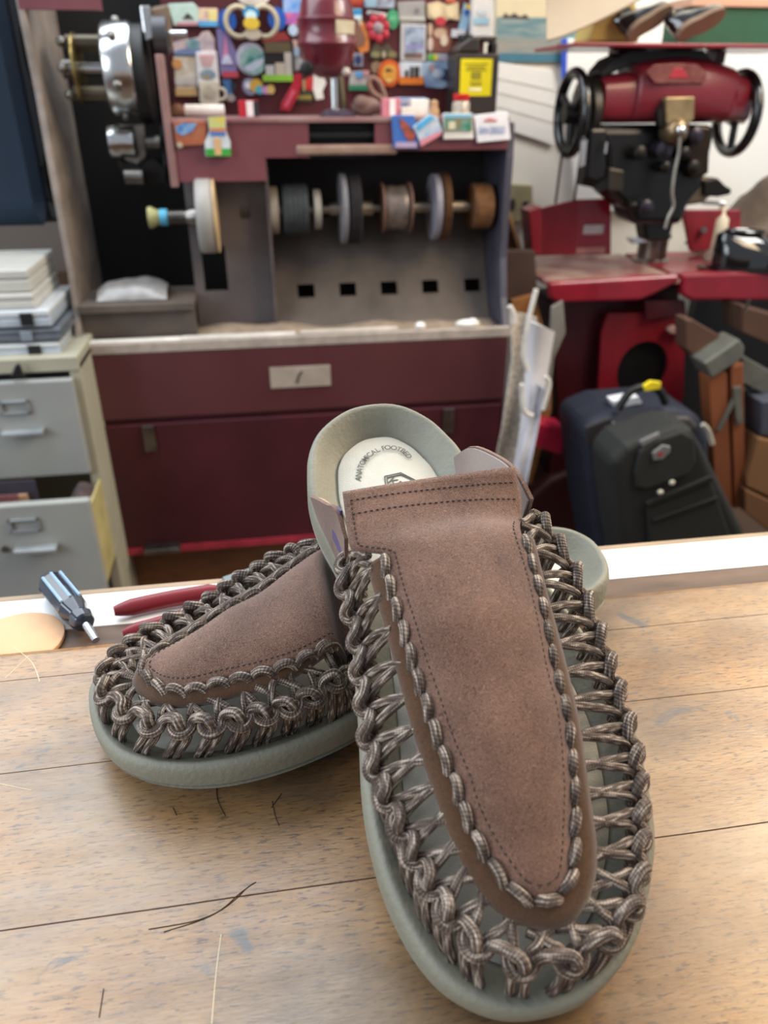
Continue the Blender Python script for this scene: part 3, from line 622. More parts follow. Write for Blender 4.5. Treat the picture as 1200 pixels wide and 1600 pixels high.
# shaft with brushes
YS = YF+.13
zs = at(600, 325, YS).z
def X(px): return at(px, 325, YS).x
b = B().cyl((X(418), YS, zs), (XR-.019, YS, zs), .009); b.cyl((X(515), YS, zs), (X(535), YS, zs), .014).cyl((X(560), YS, zs), (X(582), YS, zs), .016)
b.cyl((X(640), YS, zs), (X(672), YS, zs), .012).cyl((X(700), YS, zs), (X(732), YS, zs), .013)
obj('drive_shaft', b, mat('#9a8f80', .4, metal=.7, var=.3), fm, smooth=True)
def wheel(name, px0, px1, r, m, lab=None, ribs=0):
    w_ = X(px1)-X(px0); prof = [(r*.35, 0), (r*.93, .002), (r, w_*.15)]
    if ribs:
        for k in range(ribs): prof += [(r*.96, w_*(.15+.7*(k+.3)/ribs)), (r, w_*(.15+.7*(k+.6)/ribs))]
    prof += [(r, w_*.85), (r*.93, w_-.002), (r*.35, w_)]
    o = obj(name, B().lathe((X(px0), YS, zs), (1, 0, 0), prof, 32), m, fm, smooth=True)
    if lab: o['label'] = lab
BRI = mat('#201d1e', .9, var=.4, scale=80, bump=1, bscale=300)
wheel('brush_wheel', 420, 436, .052, mat('#8b8072', .6, var=.3), 'pale dusty wheel at the left end')
wheel('brush_wheel', 440, 482, .058, mat('#2a3033', .7, var=.5, scale=50, bump=1, bscale=250), 'dark broad brush', 4)
wheel('brush_wheel', 488, 502, .044, mat('#9a958c', .5, var=.2), 'grey narrow wheel')
wheel('brush_wheel', 530, 541, .078, mat('#77757a', .5, var=.3), 'large grey disc')
wheel('brush_wheel', 541, 562, .080, BRI, 'large black brush', 3)
wheel('brush_wheel', 598, 637, .050, mat('#7a6f6a', .45, metal=.5, var=.4, scale=50), 'grey drum with worn rims', 2)
wheel('brush_wheel', 594, 599, .056, mat('#6b4e42', .6), 'brown flange'); wheel('brush_wheel', 636, 641, .056, mat('#6b4e42', .6), 'brown flange')
wheel('brush_wheel', 672, 684, .074, mat('#83808a', .5, var=.2), 'large grey felt disc')
wheel('brush_wheel', 684, 698, .076, mat('#5c3a1e', .8, var=.4, scale=60, bump=1, bscale=300), 'large brown brush', 3)
wheel('brush_wheel', 734, 766, .052, mat('#6f4b2a', .8, var=.4, scale=60, bump=1, bscale=300), 'brown bristle drum', 4)
# trimming wheel in front of the divider
YW = YF+.06; zw = at(325, 338, YW).z; xw = at(308, 338, YW).x
b = B().lathe((xw, YW, zw), (1, 0, 0), [(.03, 0), (.074, .002), (.078, .006), (.078, .034), (.074, .038), (.03, .040)], 40); obj('grinding_wheel', b, mat('#9b9894', .5, var=.12, scale=20), fm, smooth=True)
b = B().lathe((xw+.0385, YW, zw), (1, 0, 0), [(.060, 0), (.0765, .0005), (.0775, .005), (.060, .006)], 40); obj('wheel_rim', b, mat('#c2a57a', .5), fm, smooth=True)
b = B().lathe((at(232, 338, YW).x, YW, zw), (1, 0, 0), [(.022, 0), (.023, .006), (.015, .022), (.016, .034)], 20); obj('brush_cap', b, mat('#9a9868', .7, var=.3, scale=60), fm, smooth=True)
b = B().cyl((at(250, 338, YW).x, YW, zw), (at(262, 338, YW).x, YW, zw), .0175); obj('cap_collar', b, mat('#4fa3c4', .5), fm, smooth=True)
x0_ = at(258, 338, YW).x; prof = []
for k in range(7): prof += [(.012, k*.007), (.015, k*.007+.002), (.015, k*.007+.005)]
prof += [(.020, .055), (.020, .078)]
b = B().lathe((x0_, YW, zw), (1, 0, 0), prof, 20); obj('spindle', b, STEEL, fm, smooth=True)
yl = YW+.10; b = B().cyl((at(360, 350, yl).x, yl, zw), (at(412, 350, yl).x, yl, zw), .03).cyl((at(378, 350, yl).x, yl, zw), (at(392, 350, yl).x, yl, zw), .043); obj('bearing_housing', b, mat('#4d4643', .5, metal=.5, var=.4), fm, smooth=True)
# chrome sanding head in the left bay
YC = YF+.14; zc_ = at(190, 108, YC).z
def XC(px, py=108): return at(px, py, YC).x
b = B().lathe((XC(166), YC, zc_), (1, 0, 0), [(.055, 0), (.084, .003), (.088, .008), (.088, .056), (.084, .062), (.05, .064)], 40); hd = obj('chrome_drum', b, CHR, fm, smooth=True)
for a_ in (20, 80, 140, 200, 260, 320):
    q = Vector((XC(166)+.03, YC+.088*math.cos(math.radians(a_)), zc_+.088*math.sin(math.radians(a_))))
    obj('drum_bolt', B().lathe(q, (0, math.cos(math.radians(a_)), math.sin(math.radians(a_))), [(.009, -.004), (.009, .006), (.006, .009)], 12), STEEL, hd, smooth=True)
b = B().cyl((XC(118), YC, zc_), (XC(166), YC, zc_), .012); obj('drum_axle', b, CHR, fm, smooth=True)
for dz in (.045, -.045):
    b = B().cyl((XC(112), YC-.01, zc_+dz), (XC(166), YC-.01, zc_+dz), .017); obj('roller', b, mat('#5d5648', .35, metal=.8, var=.4), fm, smooth=True)
b = B().lathe((XC(120), YC, zc_), (1, 0, 0), [(.04, 0), (.066, .002), (.066, .006), (.04, .008)], 32); obj('roller_plate', b, mat('#a08a55', .35, metal=.9, var=.3), fm, smooth=True)
for a_ in range(0, 360, 60):
    obj('roller_nut', B().ell((XC(106), YC+.05*math.cos(math.radians(a_)), zc_+.055*math.sin(math.radians(a_))), .010, .010, .010, 10, 6), STEEL, fm, smooth=True)
b = B().cyl((XC(98), YC, zc_), (XC(120), YC, zc_), .018); obj('roller_hub', b, STEEL, fm, smooth=True)
b = B().lathe((XC(208), YC+.02, zc_-.01), (1, 0, 0), [(.05, 0), (.094, .004), (.094, .03), (.05, .034)], 36); obj('drive_pulley', b, BLK, fm, smooth=True)
b = B()
for (xa, ya), (xb, yb_) in (((232, 10), (262, 290)), ((246, 8), (270, 290))): b.tube([at(xa, ya, YC+.03), at((xa+xb)/2+3, (ya+yb_)/2, YC+.03), at(xb, yb_, YC+.03)], .007, 8)
obj('drive_belt', b, BLK, fm, smooth=True)
b = B().slab([(218, 8), (234, 8), (240, 60), (226, 66)], YC-.03, .02); obj('chrome_bracket', b, CHR, fm, bevel=.003)
b = B().slab([(234, 12), (262, 6), (268, 70), (262, 86), (240, 80)], YC-.02, .05); obj('motor_bracket', b, mat('#6d5c4c', .6, var=.3), fm, bevel=.006)
b = B().cyl(at(240, 55, YC-.03), at(262, 55, YC-.03), .034); obj('pulley_boss', b, mat('#4a4a4c', .4, metal=.6), fm, smooth=True)
b = B().cyl(at(266, 54, YC-.03), at(292, 54, YC-.03), .008); obj('shaft_end', b, CHR, fm, smooth=True)
zl = at(200, 222, YC).z
b = B().lathe((XC(170, 222), YC, zl), (1, 0, 0), [(.018, 0), (.034, .004), (.036, .02), (.030, .03), (.032, .055), (.026, .06)], 24); obj('tension_arm_hub', b, CHR, fm, smooth=True)
b = B().slab([(165, 196), (228, 190), (230, 245), (214, 262), (186, 244), (168, 224)], YC+.01, .04); obj('tension_arm', b, STEEL, fm, bevel=.006)
b = B().slab([(182, 250), (240, 244), (262, 262), (262, 290), (196, 288)], YC+.02, .04); obj('lower_bracket', b, IRON, fm, bevel=.006)
for q0, q1, rr_ in (((196, 276), (224, 276), .018), ((228, 222), (250, 222), .014)): obj('bracket_roller', B().cyl(at(*q0, YC-.01), at(*q1, YC-.01), rr_), STEEL, fm, smooth=True)
# rag bundle on the left shelf
P = []
for i in range(16):
    row = []
    for j in range(9):
        x = at(148, 410, YF+.10).x+.155*i/15; y = YF+.05+.11*j/8
        e = math.sin(math.pi*j/8)**.5*math.sin(math.pi*(i+1)/17)**.4
        row.append((x, y, .882+.038*e+.010*noise.noise(Vector((x*30, y*30, 0)))*e))
    P.append(row)
b = B().grid(P); tag(obj('plastic_bag', b, mat('#8f8d8c', .3, var=.35, scale=30, coat=.5), smooth=True, solid=.002), 'crumpled grey plastic bag on the shelf inside the machine', 'bag')
# papers and scraps in the tray
def flat(name, x0, x1, y0, y1, z, h, m, lab, cat, rot=0, group=None, parent=None):
    cx_, cy_ = (x0+x1)/2, (y0+y1)/2; M_ = Matrix.Translation((cx_, cy_, z)) @ Matrix.Rotation(rot, 4, 'Z') @ Matrix.Translation((-cx_, -cy_, 0))
    return tag(obj(name, B().box(x0, x1, y0, y1, 0, h, M_), m, bevel=min(.0015, h*.3)), lab, cat, group)
flat('paper_strip', at(135, 540, YF).x, at(282, 520, YF).x, YF-.006, YF+.018, .8004, .003, mat('#d9d6cf', .7), 'long white paper strip on the left end of the tray lip', 'paper')
flat('paper_strip', at(284, 530, YF).x, at(462, 520, YF).x, YF-.004, YF+.022, .8004, .003, mat('#cfcac2', .7), 'white paper strip in the middle of the tray lip', 'paper', -.004)
flat('paper_strip', at(470, 525, YF).x, at(622, 514, YF).x, YF-.004, YF+.018, .8004, .006, mat('#bdb3a8', .7), 'greyish strip on the tray lip below the middle slots', 'paper', .01)
p = at(657, 516, YF+.0); b = B().ell((p.x, YF+.004, .808), .013, .012, .009); tag(obj('cotton_wad', b, mat('#e6e4df', .9), smooth=True), 'small white wad on the tray lip', 'wad')
p = at(731, 512, YF); b = B().ell((p.x, YF+.006, .808), .030, .014, .010); b.ell((p.x+.012, YF+.004, .813), .012, .009, .008); tag(obj('crumpled_tissue', b, mat('#e9e7e3', .9, bump=.6), smooth=True), 'crumpled white tissue at the right end of the tray lip', 'tissue')
# ---------------- magnets and cards ----------------
def col(h, r=.45): return mat(h, r, var=.10, scale=50)
def pic(h1, h2, sc_=60): return mat(h1, .4, col2=h2, scale=sc_, contrast=.12)
def disc(x0, y0, x1, y1, Y, dep, n=28, seg=None):
    a_, c_ = at(x0, y1, Y), at(x1, y0, Y); cx_, cz_ = (a_.x+c_.x)/2, (a_.z+c_.z)/2; rx, rz = (c_.x-a_.x)/2, (c_.z-a_.z)/2
    return B().prism([(cx_+rx*math.cos(2*math.pi*i/n), Y, cz_+rz*math.sin(2*math.pi*i/n)) for i in range(n)], (0, dep, 0))
MG = 'souvenir magnets on the red back board'
def piece(pc, Y, dep):
    k, g, c = pc[0], pc[1], pc[2]
    if k == 'r': b_ = B().rect(*g, Y, dep)
    elif k == 'e': b_ = disc(*g, Y, dep)
    elif k == 'p': b_ = B().slab(g, Y, dep)
    elif k == 't': b_ = B().tube(cr([at(x, y, Y) for x, y in g], 5), pc[3], 8)
    return b_, c
def magnet(name, lab, cat, base, parts, Y=None, dep=.006, group=MG, pdep=.0015):
    Y = Y if Y is not None else YB-.0005-dep
    b_, c = piece(base, Y, dep)
    pts = b_.v; xs = [p.x for p in pts]; zs_ = [p.z for p in pts]
    t = thing(name, ((min(xs)+max(xs))/2, Y+dep/2, min(zs_)), lab, cat, group)
    obj('backing', b_, c, t, bevel=.001, seg=1)
    for i, pc in enumerate(parts):
        n = pc[-1] if isinstance(pc[-1], str) and not pc[-1].startswith('#') else 'print'
        b2, c2 = piece(pc, Y-.0004-pdep*(1+.15*i), pdep*(1+.15*i)); obj(n, b2, c2, t)
    return t
magnet('picture_magnet', 'pale mint picture magnet with a dark hill, top left of the red board', 'magnet', ('p', [(262,6),(302,4),(311,14),(310,40),(272,40)], col('#b9d2c8')), [('p', [(285,29),(293,20),(303,29)], col('#3a3230'), 'hill'), ('p', [(276,35),(309,34),(309,39),(278,40)], col('#c88a97'), 'band')])
magnet('picture_magnet', 'small pink, yellow and blue card magnet right of the mint one', 'magnet', ('r', (311,13,340,41), pic('#c9a0a8', '#dfc9a0')), [('r', (326,16,339,33), col('#e0d08a'), 'sun'), ('r', (311,33,340,41), col('#5aa6d8'), 'sea')])
magnet('plate_magnet', 'cream round plate magnet cut by the top edge of the photo', 'magnet', ('e', (370,-26,422,9), col('#d8cec2')), [('e', (380,-20,412,4), pic('#c6b5a8', '#e2d9cc'), 'centre')])
t = thing('ring_handled_magnet', at(393, 62, YB-.008), 'two-handled magnet with blue side lobes and cream rings', 'magnet', MG)
for g in ((342,14,368,50), (420,11,446,48)): obj('blue_lobe', disc(*g, YB-.010, .006), col('#1f56ad'), t)
for cx0 in (373, 413):
    p = at(cx0, 34, YB-.012); obj('ring', B().torus(p, (0, 1, 0), .029, .0055, 28, 8), col('#b8ad92'), t, smooth=True)
for g, h, n_ in (((380,10,404,30), '#2a86b5', 'blue_cap'), ((384,16,400,34), '#cfe6e8', 'pale_crest'), ((381,27,405,46), '#d9b93a', 'yellow_belly'), ((386,27,400,42), '#e8893c', 'orange_spot'), ((382,44,408,62), '#b9ac98', 'foot')):
    obj(n_, disc(*g, YB-.022-.001*len(n_)*.3, .008), col(h), t)
magnet('tower_magnet', 'tall lilac magnet with a pink spire on a white base', 'magnet', ('p', [(338,44),(352,42),(369,80),(371,118),(344,118)], col('#7d74a3')), [('p', [(352,52),(358,92),(348,92)], col('#c97fa6'), 'spire'), ('p', [(350,86),(358,86),(364,100),(346,100)], col('#c6cbe2'), 'tower_base'), ('r', (348,112,372,121), col('#b5424f'), 'red_band')])
magnet('boat_magnet', 'bluish magnet with a pale rounded top beside the grey motor shaft', 'magnet', ('p', [(270,66),(310,58),(316,50),(326,48),(335,60),(336,82),(272,86)], pic('#a99aa4', '#c8b6b4')), [('p', [(272,80),(312,70),(314,86),(274,86)], col('#6d7fa8'), 'blue_band'), ('e', (292,60,312,78), pic('#5f8590', '#8aa3ac'), 'wave')])
magnet('harbour_magnet', 'beige harbour scene magnet with a wood coloured foot, far left', 'magnet', ('p', [(271,88),(307,88),(308,150),(276,150)], pic('#b7a893', '#cfcabf')), [('r', (275,138,308,150), col('#c0a070'), 'wooden_foot'), ('r', (274,120,306,132), col('#bdb9b4'), 'quay'), ('e', (270,92,284,108), col('#c08a55'), 'orange_spot')])
magnet('thermometer_card', 'tall white card magnet with pink lines and a blue oval picture', 'magnet', ('p', [(306,81),(338,80),(343,134),(309,137)], col('#dedbdc')), [('r', (312,86,334,90), col('#dba9ad'), 'text_line'), ('r', (314,93,332,96), col('#dba9ad'), 'text_line'), ('r', (316,99,330,102), col('#dba9ad'), 'text_line'), ('e', (313,108,336,125), pic('#6d8796', '#8fa5ad'), 'oval_picture'), ('e', (318,117,328,124), col('#a78f6c'), 'boat')], dep=.012)
t = magnet('mug_magnet', 'cream mug shaped magnet with a handle under the tall white card', 'magnet', ('p', [(311,128),(341,126),(343,160),(336,166),(318,166),(312,158)], col('#cfc8b8')), [('e', (317,134,336,154), pic('#aca493', '#c9c2b0'), 'printed_face')], dep=.02)
p = at(345, 147, YB-.012); obj('handle', B().torus(p, (0, 1, 0), .0115, .0036, 20, 8), col('#cfc8b8'), t, smooth=True)
magnet('jeans_magnet', 'little figure magnet in blue trousers right of the mug', 'magnet', ('p', [(347,124),(361,124),(364,146),(358,153),(353,146)], col('#3d6d9e')), [('e', (354,147,367,159), col('#a09690'), 'shoe'), ('p', [(360,128),(370,130),(368,142),(361,142)], col('#1d2433'), 'dark_arm')])
t = magnet('bottle_cap_magnet', 'round shell edged magnet with a teal striped picture', 'magnet', ('e', (371,66,414,118), col('#b9b7c6')), [('e', (377,74,414,117), pic('#35766f', '#8fb0a8', 45), 'striped_picture'), ('p', [(380,106),(396,96),(412,90),(412,98),(396,112),(386,112)], col('#b3bcc9'), 'wave')], dep=.010)
magnet('bead_magnet', 'small magnet of yellow, teal and pink beads in a row', 'magnet', ('e', (380,122,402,149), col('#8b8fa5')), [('e', (383,128,393,139), col('#e0dbe4'), 'white_bead'), ('e', (391,123,410,145), col('#caa03a'), 'yellow_bead'), ('e', (399,134,413,147), col('#4ba3b2'), 'teal_bead'), ('e', (409,134,423,147), col('#bf83b4'), 'pink_bead'), ('e', (417,132,429,147), col('#cfae62'), 'sand_bead')], dep=.008)
t = magnet('pavilion_magnet', 'little open pavilion magnet with a red roof and a green base', 'magnet', ('r', (414,64,458,124), col('#1c100f')), [('p', [(418,52),(446,50),(454,63),(408,66)], col('#8f2f2c'), 'red_roof'), ('r', (414,66,454,82), col('#5c4f34'), 'beam'), ('r', (446,82,455,119), col('#b3aa9e'), 'column'), ('r', (416,102,428,119), col('#b5b0ae'), 'figure'), ('r', (431,98,444,119), col('#b9ad96'), 'figure'), ('r', (411,117,457,127), col('#86b637'), 'green_base')], dep=.012)
magnet('clown_magnet', 'thin pale standing figure magnet left of the red motor', 'magnet', ('p', [(455,64),(464,62),(468,88),(474,96),(470,108),(460,112),(456,92)], col('#9b9a9c')), [('e', (451,38,465,56), col('#b4c6da'), 'ball'), ('e', (455,62,465,74), col('#c8a698'), 'face'), ('r', (455,74,467,88), col('#93a5b8'), 'collar')])
magnet('sky_card', 'blue and pink card magnet at the top beside the red motor', 'magnet', ('r', (444,-8,480,38), pic('#5d93d2', '#9ab4dc', 40)), [('r', (446,20,480,38), pic('#a45aa6', '#cf6f92'), 'pink_half')])
magnet('red_opener', 'tilted red bottle opener hanging low on the board, left of the motor post', 'opener', ('p', [(463,114),(471,118),(470,134),(466,150),(452,174),(438,172),(440,162),(456,132),(459,118)], col('#a81f30', .3)), [('p', [(457,140),(462,142),(448,168),(444,166)], col('#d0566a'), 'painted_highlight')], dep=.014, group=None)  # the lighter red strip is a highlight painted onto the opener
magnet('bow_magnet', 'red and white bow magnet behind the motor post', 'magnet', ('p', [(466,122),(474,128),(484,120),(490,120),(490,142),(484,142),(474,134),(466,140)], col('#bb2f2f')), [('p', [(490,114),(504,116),(510,130),(504,142),(506,154),(494,156),(489,140)], col('#d5d2cc'), 'white_half'), ('r', (473,124,477,142), col('#a98a66'), 'knot')])
magnet('brass_plate_magnet', 'small dark plate magnet with a yellow band low behind the motor', 'magnet', ('r', (463,143,488,160), col('#3c3a2a')), [('r', (464,149,487,155), col('#8c7a36'), 'yellow_band')])
magnet('sunset_card', 'orange-red card at the top edge just right of the motor', 'magnet', ('r', (541,-8,567,10), pic('#b0562a', '#a63a30')), [('r', (541,4,567,10), col('#8d2622'), 'dark_band')])
magnet('beach_card', 'small beach card with cyan sky and cream sand right of the motor', 'magnet', ('r', (546,13,565,42), col('#d8ccb4')), [('r', (546,14,565,25), col('#2f8cc0'), 'sky'), ('r', (546,24,565,30), col('#cfe6ec'), 'surf')])
magnet('teardrop_magnet', 'brown teardrop magnet with an orange edge beside the motor', 'magnet', ('p', [(556,30),(568,34),(577,58),(576,80),(564,84),(556,72)], col('#c87a3a')), [('p', [(550,36),(562,38),(571,58),(570,70),(558,74),(550,66)], col('#7c5a48'), 'brown_front')])
magnet('panorama_card', 'wide blue and dark card cut by the top edge above the red flower', 'magnet', ('r', (569,-10,617,12), pic('#6a5f6b', '#a9b6c4')), [('r', (572,-10,588,11), col('#8fb0c0'), 'blue_part')])
magnet('name_bar_magnet', 'narrow white bar magnet slanting above the red flower', 'magnet', ('p', [(574,16),(605,21),(604,28),(573,22)], col('#c9c4c2')), [('p', [(578,19),(600,23),(600,25),(578,21)], col('#3a3636'), 'text_line')])
t = thing('flower_magnet', at(591, 60, YB-.006), 'red daisy shaped magnet with a grey centre', 'magnet', MG)
pc_ = at(591, 44, YB-.008)
for k in range(7):
    a_ = 2*math.pi*k/7+.3; q = pc_+Vector((math.cos(a_)*.020, 0, math.sin(a_)*.020)); obj('petal', B().ell(q, .0095, .003, .0095, 12, 8), col('#b22a3f'), t, smooth=True)
obj('centre', B().ell(pc_, .0125, .006, .0125, 14, 8), col('#97868a'), t, smooth=True)
magnet('turtle_magnet', 'green oval magnet right of the red flower', 'magnet', ('e', (605,15,623,46), col('#3f9a6c')), [('e', (609,22,619,38), pic('#3f9a6c', '#86c49a', 90), 'pattern')], dep=.009)
magnet('grey_card', 'grey card with a faint sketch, top of the right column', 'magnet', ('p', [(621,3),(664,1),(665,35),(625,38)], col('#9a9793')), [('r', (624,26,664,31), col('#bdbab4'), 'pale_line'), ('e', (648,12,656,22), col('#77767a'), 'sketch')])
magnet('tall_photo_card', 'tall white bordered card with a blue street picture', 'magnet', ('r', (626,38,666,95), col('#c9c6c4')), [('r', (632,41,663,90), pic('#5d6f86', '#a9b4c8', 45), 'picture'), ('r', (633,70,662,76), col('#8d86b4'), 'lilac_band'), ('r', (633,83,660,90), pic('#57504c', '#8a5c50'), 'street')])
magnet('soldier_magnet', 'khaki group of little figures below the red flower', 'magnet', ('p', [(577,88),(582,76),(588,66),(596,76),(606,68),(613,78),(622,84),(620,92),(580,93)], col('#4b4430')), [('e', (580,80,594,90), col('#85805a'), 'helmet'), ('e', (597,80,603,90), col('#b0a48c'), 'face'), ('e', (606,80,620,90), col('#7c7450'), 'helmet')])
magnet('navy_badge', 'small navy badge right of the motor neck', 'badge', ('r', (553,83,567,104), col('#8b8c9a')), [('e', (555,86,565,101), col('#20305f'), 'navy_oval')])
magnet('landmark_magnet', 'little landmark magnet with blue, pink and green bands right of the post', 'magnet', ('p', [(547,112),(576,110),(578,139),(545,141)], pic('#8c8590', '#a9a6a0')), [('r', (556,112,566,121), col('#4f93c9'), 'blue_dome'), ('r', (568,110,577,118), col('#b9868c'), 'pink_dome'), ('r', (545,133,578,141), col('#2d7a55'), 'green_base')])
t = magnet('sun_disc_magnet', 'round orange disc magnet with a sketched golden centre', 'magnet', ('e', (591,93,626,136), col('#c4561f')), [('e', (597,100,620,129), pic('#c98a36', '#d9a347'), 'golden_centre'), ('p', [(600,112),(606,106),(616,111),(606,113)], col('#4a3a20'), 'bird'), ('e', (603,122,612,129), col('#d8b66a'), 'shell')], dep=.009)
magnet('coin_magnet', 'tan oval coin magnet half behind the orange disc', 'magnet', ('e', (580,95,596,116), col('#8b735c')), [], dep=.003)
magnet('silhouette_card', 'card with black figures on a white sky over an orange floor', 'magnet', ('r', (624,97,662,132), col('#c6ced8')), [('r', (624,120,662,132), col('#d4721f'), 'orange_floor'), ('r', (633,110,638,121), DARK, 'figure'), ('r', (641,104,646,122), DARK, 'figure'), ('r', (648,104,655,121), DARK, 'figure')])
magnet('dolphin_plate', 'blue curved plate magnet with pale swirls, lower right of the board', 'magnet', ('p', [(663,97),(704,96),(706,134),(690,138),(666,136),(661,118)], pic('#6f86a8', '#9db3c4', 30)), [('p', [(692,106),(704,112),(702,128),(688,124),(694,116)], col('#232b4c'), 'dark_shape'), ('e', (670,100,680,112), col('#a4868a'), 'pink_spot'), ('e', (676,108,688,122), col('#b8c2cc'), 'swirl')], dep=.010)
magnet('bears_magnet', 'cream magnet of a huddled group of round figures at the top right', 'magnet', ('p', [(668,6),(684,2),(700,8),(716,3),(718,32),(704,30),(686,34),(669,28)], col('#cbb793')), [('e', (672,8,690,28), col('#d9c7a0'), 'round_body'), ('e', (696,8,714,28), col('#d5c19a'), 'round_body'), ('e', (680,26,697,40), col('#b3303c'), 'red_bow'), ('r', (697,-4,712,4), col('#b85a3e'), 'red_hat')], dep=.010)
magnet('musicians_magnet', 'brown and cream figure group magnet under the cream one', 'magnet', ('p', [(668,38),(680,34),(700,44),(706,60),(703,82),(670,82)], col('#7c4a3c')), [('e', (669,36,676,56), col('#c0a48c'), 'figure'), ('e', (678,44,698,60), col('#b89a82'), 'figure'), ('e', (668,58,677,80), col('#c2b1a4'), 'figure'), ('e', (688,54,700,72), col('#c8b8a4'), 'figure')])
magnet('rainbow_strip', 'thin strip magnet going from green and yellow to white', 'magnet', ('r', (668,84,700,95), col('#a9a3ae')), [('r', (669,85,678,94), col('#5fa834'), 'green_end'), ('r', (678,85,684,94), col('#d0c040'), 'yellow_part')])
magnet('small_bottle_magnet', 'slim blue and yellow bottle magnet leaning above the brown jug', 'magnet', ('p', [(726,4),(737,10),(730,48),(716,46)], col('#8fb4cc')), [('p', [(729,5),(737,9),(736,18),(727,15)], col('#d4b436'), 'yellow_neck'), ('e', (725,14,735,24), col('#2c56a4'), 'blue_seal'), ('r', (705,46,728,58), col('#c2c2c8'), 'white_foot')])
# things on the top shelf
ZS = zt+.0102
def sbox(name, lab, cat, x0, y0, x1, y1, Y, dep, m, parts=(), bev=.0015, z0=None, group=None):
    a_, c_ = at(x0, y1, Y), at(x1, y0, Y); z_ = ZS if z0 is None else z0
    t_ = thing(name, ((a_.x+c_.x)/2, Y+dep/2, z_), lab, cat, group); h_ = c_.z-a_.z
    obj('body', B().box(a_.x, c_.x, Y, Y+dep, z_, z_+h_), m, t_, bevel=bev)
    for pc in parts:
        g = pc[0]; b2, c2 = piece(('r', g, pc[1]), Y-.0022, .0018); dz = z_-a_.z
        for v_ in b2.v: v_.z += dz
        obj(pc[2], b2, c2, t_)
    return t_
sbox('matchbox', 'red box with a white stripe and dark end left of the red opener', 'box', 374, 156, 403, 182, 1.93, .03, col('#b31c30'), [((386,157,395,181), col('#e6dcdc'), 'white_stripe'), ((397,157,403,181), col('#23262c'), 'dark_end')])
p = at(318, 176, 1.92); tag(obj('paper_roll', B().lathe((at(289,176,1.92).x, 1.92, ZS+.0125), (1, 0, 0), [(.006, 0), (.0125, .001), (.0125, .084), (.006, .085)], 16), col('#cfc6be', .7), smooth=True), 'white paper roll lying on the left end of the shelf', 'roll')
p = at(278, 172, 1.95); tag(obj('cork_stopper', B().lathe((p.x, 1.95, ZS), (0, 0, 1), [(.014, 0), (.018, .004), (.016, .018), (.006, .026)], 14), mat('#6b4128', .8, bump=1), smooth=True), 'lumpy brown stopper left of the white roll', 'stopper')
sbox('striped_box', 'pink and white striped little box on the shelf above the fish card', 'box', 598, 151, 626, 180, 1.90, .03, col('#cf7f8c'), [((609,152,618,179), col('#eee6e4'), 'white_stripe')])
sbox('blue_card_box', 'pale blue card box standing behind the white blocks', 'box', 618, 137, 666, 165, 2.03, .02, col('#8f9cc0'), [((622,140,662,146), col('#aab4cf'), 'pale_band')])
sbox('eraser_block', 'larger white block on the right of the two on the shelf', 'block', 642, 150, 671, 177, 1.92, .04, col('#e7e3dd'))
sbox('eraser_block', 'smaller white block half in front of the larger one', 'block', 628, 163, 646, 178, 1.89, .02, col('#ddd6cc'))
p = at(678, 176, 1.92); tag(obj('wooden_peg', B().lathe((p.x, 1.92, ZS), (0, 0, 1), [(.012, 0), (.012, .012), (.008, .02), (.009, .028), (.003, .033)], 14), col('#b08a66'), smooth=True), 'small tan peg figure beside the white blocks', 'peg')
p = at(572, 176, 1.95); b = B().ell((p.x, 1.95, ZS+.019), .034, .018, .020, 18, 10); b.ell((p.x-.012, 1.94, ZS+.028), .018, .012, .014)
tag(obj('sea_shell', b, mat('#7d6258', .7, var=.35, scale=40, bump=.5), smooth=True), 'brownish pink sea shell on the shelf right of the motor base', 'shell')
b = B().tube(cr([at(x, y, 2.05) for x, y in ((603,156),(594,132),(583,122),(576,130),(584,146),(598,154),(606,160))], 6), .006, 8); tag(obj('leather_loop', b, mat('#8c6c5e', .7), smooth=True), 'brown leather loop hanging under the orange disc magnet', 'loop')
# glass jar with a red cap
p = at(720, 172, 1.91); t = thing('glass_jar', (p.x, 1.91, ZS), 'little jar with a red cap standing in front of the brown jug', 'jar')
obj('glass', B().lathe((p.x, 1.91, ZS), (0, 0, 1), [(.016, 0), (.020, .002), (.020, .026), (.016, .031)], 20), mat('#a49a8a', .2, var=.4, scale=80, coat=.5), t, smooth=True)
obj('cap', B().lathe((p.x, 1.91, ZS+.031), (0, 0, 1), [(.017, 0), (.018, .001), (.018, .013), (.016, .014)], 20), col('#c01f22', .3), t, smooth=True)
# brown jug
YJ = 1.98; jx0, jx1 = at(711, 168, YJ).x, at(776, 168, YJ).x; jz = at(740, 55, YJ).z
t = thing('plastic_jug', ((jx0+jx1)/2, YJ+.05, ZS), 'dark brown plastic jug with a bright yellow label on the shelf', 'jug')
h_ = jz-ZS; prof = [(jx0, ZS), (jx0, ZS+h_*.80), (jx0+.012, ZS+h_*.92), (jx0+.045, ZS+h_*.97), (jx1-.050, ZS+h_), (jx1-.004, ZS+h_*.99), (jx1, ZS+h_*.78), (jx1, ZS)]
hx0, hx1, hz0, hz1 = jx1-.048, jx1-.012, ZS+h_*.80, ZS+h_*.93
b = B().box(jx0, jx1, YJ, YJ+.10, ZS, hz0-.002)
b.prism([(jx0, YJ, hz0-.002), (jx0+.006, YJ, ZS+h_*.88), (jx0+.03, YJ, ZS+h_*.97), (hx0, YJ, ZS+h_), (hx0, YJ, hz0-.002)], (0, .10, 0))
b.box(hx0, jx1-.002, YJ+.02, YJ+.075, hz1, ZS+h_).box(hx1, jx1, YJ+.02, YJ+.075, hz0-.002, hz1)
obj('body', b, mat('#2e2723', .35, var=.25), t, bevel=.007, seg=3)
g0, g1 = at(718, 150, YJ-.002), at(770, 92, YJ-.002)
